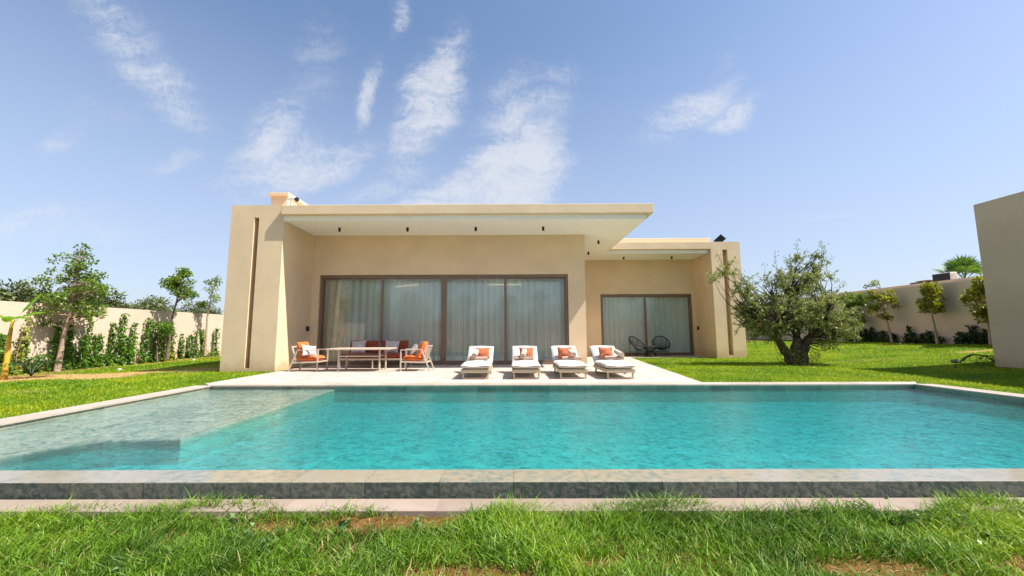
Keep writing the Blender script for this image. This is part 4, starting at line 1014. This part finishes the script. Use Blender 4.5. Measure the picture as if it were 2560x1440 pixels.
# small feather palm by the annex, another by the banana
def feather_palm(loc, nl, L, seed, label, rise=1.1, dirs=None):
    rng = np.random.default_rng(seed); t = empty('feather_palm', loc, label=label, cat='palm', group='small feather palms')
    Cs, Ds, Ls = [], [], []; mb = MB()
    for k in range(nl):
        az = dirs[k] if dirs else k*2.4+rng.random()*.5
        pts = []
        for j in range(15):
            s_ = j/14; r_ = L*s_; pts.append(np.array([math.cos(az)*r_*.85, math.sin(az)*r_*.85, .05+rise*L*s_ - 1.05*L*s_*s_*rng.uniform(.9, 1.0)]))
        mb.tube([tuple(p) for p in pts], [.012-.009*j/14 for j in range(15)], 5, False)
        for j in range(2, 15):
            tang = pts[j]-pts[j-1]; tang /= np.linalg.norm(tang); sd = np.cross(tang, [0, 0, 1.]); sd /= np.linalg.norm(sd)+1e-6
            for e in (-1, 1):
                for q in (0, .33, .66):
                    Cs.append(pts[j]-(pts[j]-pts[j-1])*q); Ds.append(sd*e+tang*.8+np.array([0, 0, -.25])); Ls.append(L*.24*(1-.5*abs(j/14-.5)))
    mb.build('stems', M['leaf_dark'], t); n = len(Cs)
    V, fn, ix = leaves(np.array(Cs), np.array(Ds), np.tile([[0, 0, 1.]], (n, 1)), np.array(Ls), np.full(n, .017)); npmesh('fronds', V, fn, ix, M['leaf_dark'], t)
feather_palm((14.55, 12.3, float(gz(14.5, 12.3))), 4, .85, 51, 'small dark feather palm against the corner of the taupe annex', 1.05, [R(185), R(150), R(120), R(210)])
feather_palm((-14.3, 12.1, float(gz(-14.3, 12.1))), 12, .75, 52, 'small bright feather palm beside the banana plant', 1.5)

# banana plant
ban = empty('banana_plant', (-14.6, 11.7, float(gz(-14.6, 11.7))-.02), label='banana plant with a yellow stem and a few paddle leaves at the left edge', cat='banana plant')
mb = MB(); mb.tube([(0, 0, 0), (.02, 0, .6), (.0, 0, 1.2), (.04, 0, 1.72)], [.075, .06, .05, .03], 12); mb.build('stem', M['stem_yellow'], ban, smooth=60)
def paddle(az, L, wd, rise, droop, seed):
    rng = random.Random(seed); q = MB(); c_, s_ = math.cos(R(az)), math.sin(R(az))
    def fn(u, v):
        r_ = L*v; out = r_*.75*(1-.25*(rise > .9)); z = 1.62 + rise*r_ - droop*r_*r_/L
        wv = wd*max(0., min(1, (v-.28)/.16))*max(0., 1-((v-.28)/.72)**3.2)**.6 if v > .28 else .018
        e = (u-.5)*2; fold = .35*abs(e)*wv + .012*math.sin(v*34+e*4)*(abs(e) > .6)
        return (c_*out - s_*e*wv*.5 + .04, s_*out + c_*e*wv*.5, z - fold*.4)
    q.grid(fn, 7, 26); return q
for k, (az, L, wd, ri, dr) in enumerate(((10, 1.05, .24, .85, .55), (75, .95, .20, 1.25, .25), (-20, .95, .26, .75, .62), (150, 1.1, .30, .80, .75), (200, 1.0, .28, .95, .9), (250, .8, .22, .9, .6))):
    paddle(az, L, wd, ri, dr, k).build('leaf', M['leaf_banana'], ban, smooth=60)

# garden spotlight by the annex
sl = empty('garden_spotlight', (13.28, 12.25, float(gz(13.28, 12.25))), label='small round garden spotlight on a stake in the right lawn', cat='garden light')
q = MB(); q.tube([(0, 0, -.05), (0, 0, .12)], .012, 8); q.box(-.05, .05, -.02, .02, .0, .02); q.build('stake', M['black'], sl)
q = MB(); q.tube([(-.05, .07, .19), (.0, -.01, .20), (.03, -.05, .21)], [.045, .06, .062], 14); q.build('lamp_head', M['bronze'], sl, smooth=40)
q = MB(); q.tube([(.031, -.052, .21), (.035, -.058, .212)], .05, 14); q.build('lens', M['white_metal'], sl)
for i, (x, y, lab) in enumerate(((-13.9, 14.4, 'small white stone at the foot of the tallest young tree'), (-14.6, 18.6, 'small white stone by the second young tree'), (18.9, 19.8, 'small white stone in the lawn by the round topped tree'), (19.2, 24.0, 'small white stone in the lawn behind the olive crown'))):
    q = MB(); q.cushion(.09, .08, .07, RZ(30*i), 0, .6, 7, i); o = q.build('white_stone', M['pale_stone'], smooth=80); o.location = (x, y, float(gz(x, y))+.03); tag(o, lab, 'stone', 'white stones in the grass')

# ------------------------------------------------------------------ grass
def inside(poly, x, y):
    c = np.zeros(len(x), bool); n = len(poly); j = n-1
    for i in range(n):
        xi, yi = poly[i]; xj, yj = poly[j]
        with np.errstate(divide='ignore', invalid='ignore'):
            hit = ((yi > y) != (yj > y)) & (x < (xj-xi)*(y-yi)/(yj-yi+1e-12)+xi)
        c ^= hit; j = i
    return c
def blades(rng, x, y, z, H, Wd, lean, segs, dry, name, mt, label, windy=(.2, .1)):
    n = len(x); az = rng.random(n)*2*np.pi; fc = rng.random(n)*2*np.pi
    ln = lean*rng.uniform(.2, 1.2, n)*H
    dx, dy = np.cos(az)*ln+windy[0]*H*rng.random(n), np.sin(az)*ln+windy[1]*H*rng.random(n)
    sx, sy = np.cos(fc)*Wd*.5, np.sin(fc)*Wd*.5
    rows = []; B = np.stack([x, y, z], 1)
    for k in range(segs):
        t = k/segs; wk = 1-.35*t if k else .8
        c_ = B + np.stack([dx*t**1.8, dy*t**1.8, H*(t-.22*t*t*lean)], 1)
        s_ = np.stack([sx*wk, sy*wk, np.zeros(n)], 1); rows += [c_-s_, c_+s_]
    rows.append(B + np.stack([dx, dy, H*(1-.22*lean)], 1))
    V = np.stack(rows, 1); nv = V.shape[1]; V = V.reshape(-1, 3)
    base = np.arange(n)*nv; loops = []; counts = []
    fl = []
    for k in range(segs-1): fl.append([2*k, 2*k+1, 2*k+3, 2*k+2])
    pat = np.array(sum(fl, []) + [2*segs-2, 2*segs-1, 2*segs]); cnt = [4]*(segs-1)+[3]
    idx = (base[:, None]+pat[None, :]).ravel()
    o = npmesh(name, V, np.tile(cnt, n), idx, mt, attrs={'dry': np.repeat(dry, nv)})
    return tag(o, label, 'grass', kind='stuff')
rng = np.random.default_rng(77)
# long grass in front of the pool
n = 165000
x = rng.uniform(-5.2, 5.2, n); y = rng.uniform(1.7, 3.40, n)
tuft = .5+.5*np.sin(x*3.1+2*np.sin(y*2.7))*np.cos(y*4.3+1.5*np.sin(x*2.1))
sm = soil_mask(x, y)
edge = 3.31 + .10*np.sin(x*1.9) + .07*np.sin(x*5.3+1)
keep = (rng.random(n) < (1-.90*sm)*(.55+.45*tuft)) & (y < edge)
x, y, tuft, sm = x[keep], y[keep], tuft[keep], sm[keep]; n = len(x)
H = rng.uniform(.045, .11, n)*(.75+.75*tuft)*(1-.45*sm)*(1+.25*(rng.random(n) < .06))*(1+.3*sstep(3.0, 3.25, y))
blades(rng, x, y, gz(x, y)-.005, H, rng.uniform(.0038, .0085, n), 1.0, 4, (rng.random(n) < .035+.15*sm)*rng.uniform(.5, 1, n), 'grass', M['grass_near'], 'long unmown green grass with bare earth patches in front of the pool', (.25, .15))
# straw litter lying on the bare earth
n = 2600; x = rng.uniform(-4.5, 4.5, n); y = rng.uniform(2.1, 3.3, n); keep = rng.random(n) < .12+.88*soil_mask(x, y); x, y = x[keep], y[keep]; n = len(x)
az = rng.random(n)*6.283; L = rng.uniform(.03, .12, n); c_ = np.stack([x, y, gz(x, y)+rng.uniform(.004, .025, n)], 1)
V, fn, ix = leaves(c_, np.stack([np.cos(az), np.sin(az), rng.normal(size=n)*.12], 1), np.tile([[0, 0, 1.]], (n, 1)), L, .004)
mt_s, h = mat('straw_litter'); M['straw'] = fin(mt_s, h, h.n('ShaderNodeBsdfDiffuse', {'Color': h.ramp(h.n('ShaderNodeNewGeometry').outputs['Random Per Island'], [(0, (.22, .12, .05)), (1, (.56, .42, .22))])}).outputs[0])
tag(npmesh('straw', V, fn, ix, M['straw']), 'dry grass stalks scattered on the bare earth', 'straw', kind='stuff')

TERR = [(-7.26, 9.55), (4.42, 9.42), (5.52, 19.0), (9.22, 19.0), (9.22, 20.4), (-7.4, 20.4)]
def lawn(rng, box_, dens, name, label, hlo, hhi, wlo, whi):
    a0, a1, b0, b1 = box_; n = int((a1-a0)*(b1-b0)*dens)
    x = rng.uniform(a0, a1, n); y = rng.uniform(b0, b1, n)
    k = ~inside(TERR, x, y) & ~((x > -9.22) & (x < -7.4) & (y > 12.76)) & ~((x > 2.7) & (y > 20.2) & (x < 10.6)) & ~((x > 9.2) & (x < 10.6) & (y > 18.34)) & ~((x > 14.08) & (y < 11.97))
    k &= ~((y < oFL[1]+.02) & (x > -7.19) & (x < 9.47)) & ~((y < 9.60-.0125*(x+7)) & (x > -7.19) & (x < 9.3))
    k &= (x > -15.95) & (x < 20.8)
    dist = np.hypot(x, y); k &= rng.random(n) < np.clip((13./dist)**1.3, .25, 1)
    d = dry_mask(x, y); k &= rng.random(n) < 1-.45*d
    x, y, d, dist = x[k], y[k], d[k], dist[k]; n = len(x); sc2 = np.clip(dist/13, .8, 1.8)
    H = rng.uniform(hlo, hhi, n)*(1-.35*d)
    blades(rng, x, y, gz(x, y)-.01, H, rng.uniform(wlo, whi, n)*sc2, .9, 2, np.clip(d*1.1-rng.random(n)*.35, 0, 1)+(rng.random(n) < .03)*.6, name, M['grass_lawn'], label)
lawn(rng, (-16, -7.15, 3.6, 26), 900, 'grass', 'green lawn with dry straw patches, left of the pool', .04, .085, .007, .014)
lawn(rng, (4.4, 20.9, 7.5, 27), 800, 'grass', 'bright yellow green mown lawn, right of the pool', .035, .07, .008, .015)

# ------------------------------------------------------------------ weeds in the near grass
def weed(x, y, n, h_, L, label, seed, asp=.7, spread=.12, lm='leaf_weed', seeds=0):
    rng = np.random.default_rng(seed); z0 = float(gz(x, y)); t = empty('weed', (x, y, z0), label=label, cat='weed', group='weeds in the grass by the pool')
    mb = MB(); Cs, Ds = [], []
    for k in range(max(1, n//7)):
        a = rng.random()*6.28; tip = Vector((math.cos(a)*spread*rng.uniform(.4, 1.2), math.sin(a)*spread*rng.uniform(.4, 1.2), h_*rng.uniform(.6, 1.)))
        mb.tube([(0, 0, -.01), tip*.5+Vector((0, 0, h_*.15)), tip], [.003, .0025, .0015], 5, False)
        for j in range(7):
            p = np.array(tip)*(rng.random()*.8+.2); Cs.append(p); Ds.append(rand_dirs(rng, 1, .3)[0])
    mb.build('stem', M['leaf_weed'] if not seeds else M['seed'], t); Cs = np.array(Cs); k = len(Cs); Ls = L*rng.uniform(.6, 1.2, k)
    V, fn, ix = leaves(Cs, np.array(Ds), rand_dirs(rng, k, 1.6), Ls, Ls*asp); npmesh('foliage', V, fn, ix, M[lm], t)
    if seeds:
        c_ = np.array([[spread*.9, 0, h_*.85]]) + rng.normal(size=(seeds, 3))*np.array([.012, .012, .035]); V, fn, ix = leaves(c_, rand_dirs(rng, seeds, .8), rand_dirs(rng, seeds), .014, .006); npmesh('seed_head', V, fn, ix, M['seed'], t)
weed(-1.95, 3.1, 56, .16, .045, 'leafy weed with brown seed heads overlapping the paving strip', 1, seeds=60, spread=.2)
weed(-1.2, 3.02, 14, .07, .06, 'tiny two leaved blue green seedling in the bare earth, left one', 2, spread=.06)
weed(-.72, 3.08, 14, .08, .06, 'blue green seedling in the bare earth near the middle of the photo', 3, spread=.06)
weed(-1.7, 2.75, 42, .10, .04, 'pale leafy weed below the one with seed heads', 4, spread=.22)
weed(-2.35, 2.62, 35, .09, .05, 'broad leaved weed low in the grass, left of the others', 5, spread=.16)
weed(2.75, 3.12, 150, .15, .030, 'small leaved dark green bushy weed by the rim on the right', 6, spread=.24, lm='leaf_vine')
weed(3.2, 2.95, 120, .10, .030, 'creeping small leaved weed at the far right of the grass', 7, spread=.3, lm='leaf_vine')
weed(-1.05, 2.5, 40, .08, .035, 'yellow green weed near the bottom of the photo', 8, spread=.15, lm='leaf_yellow')
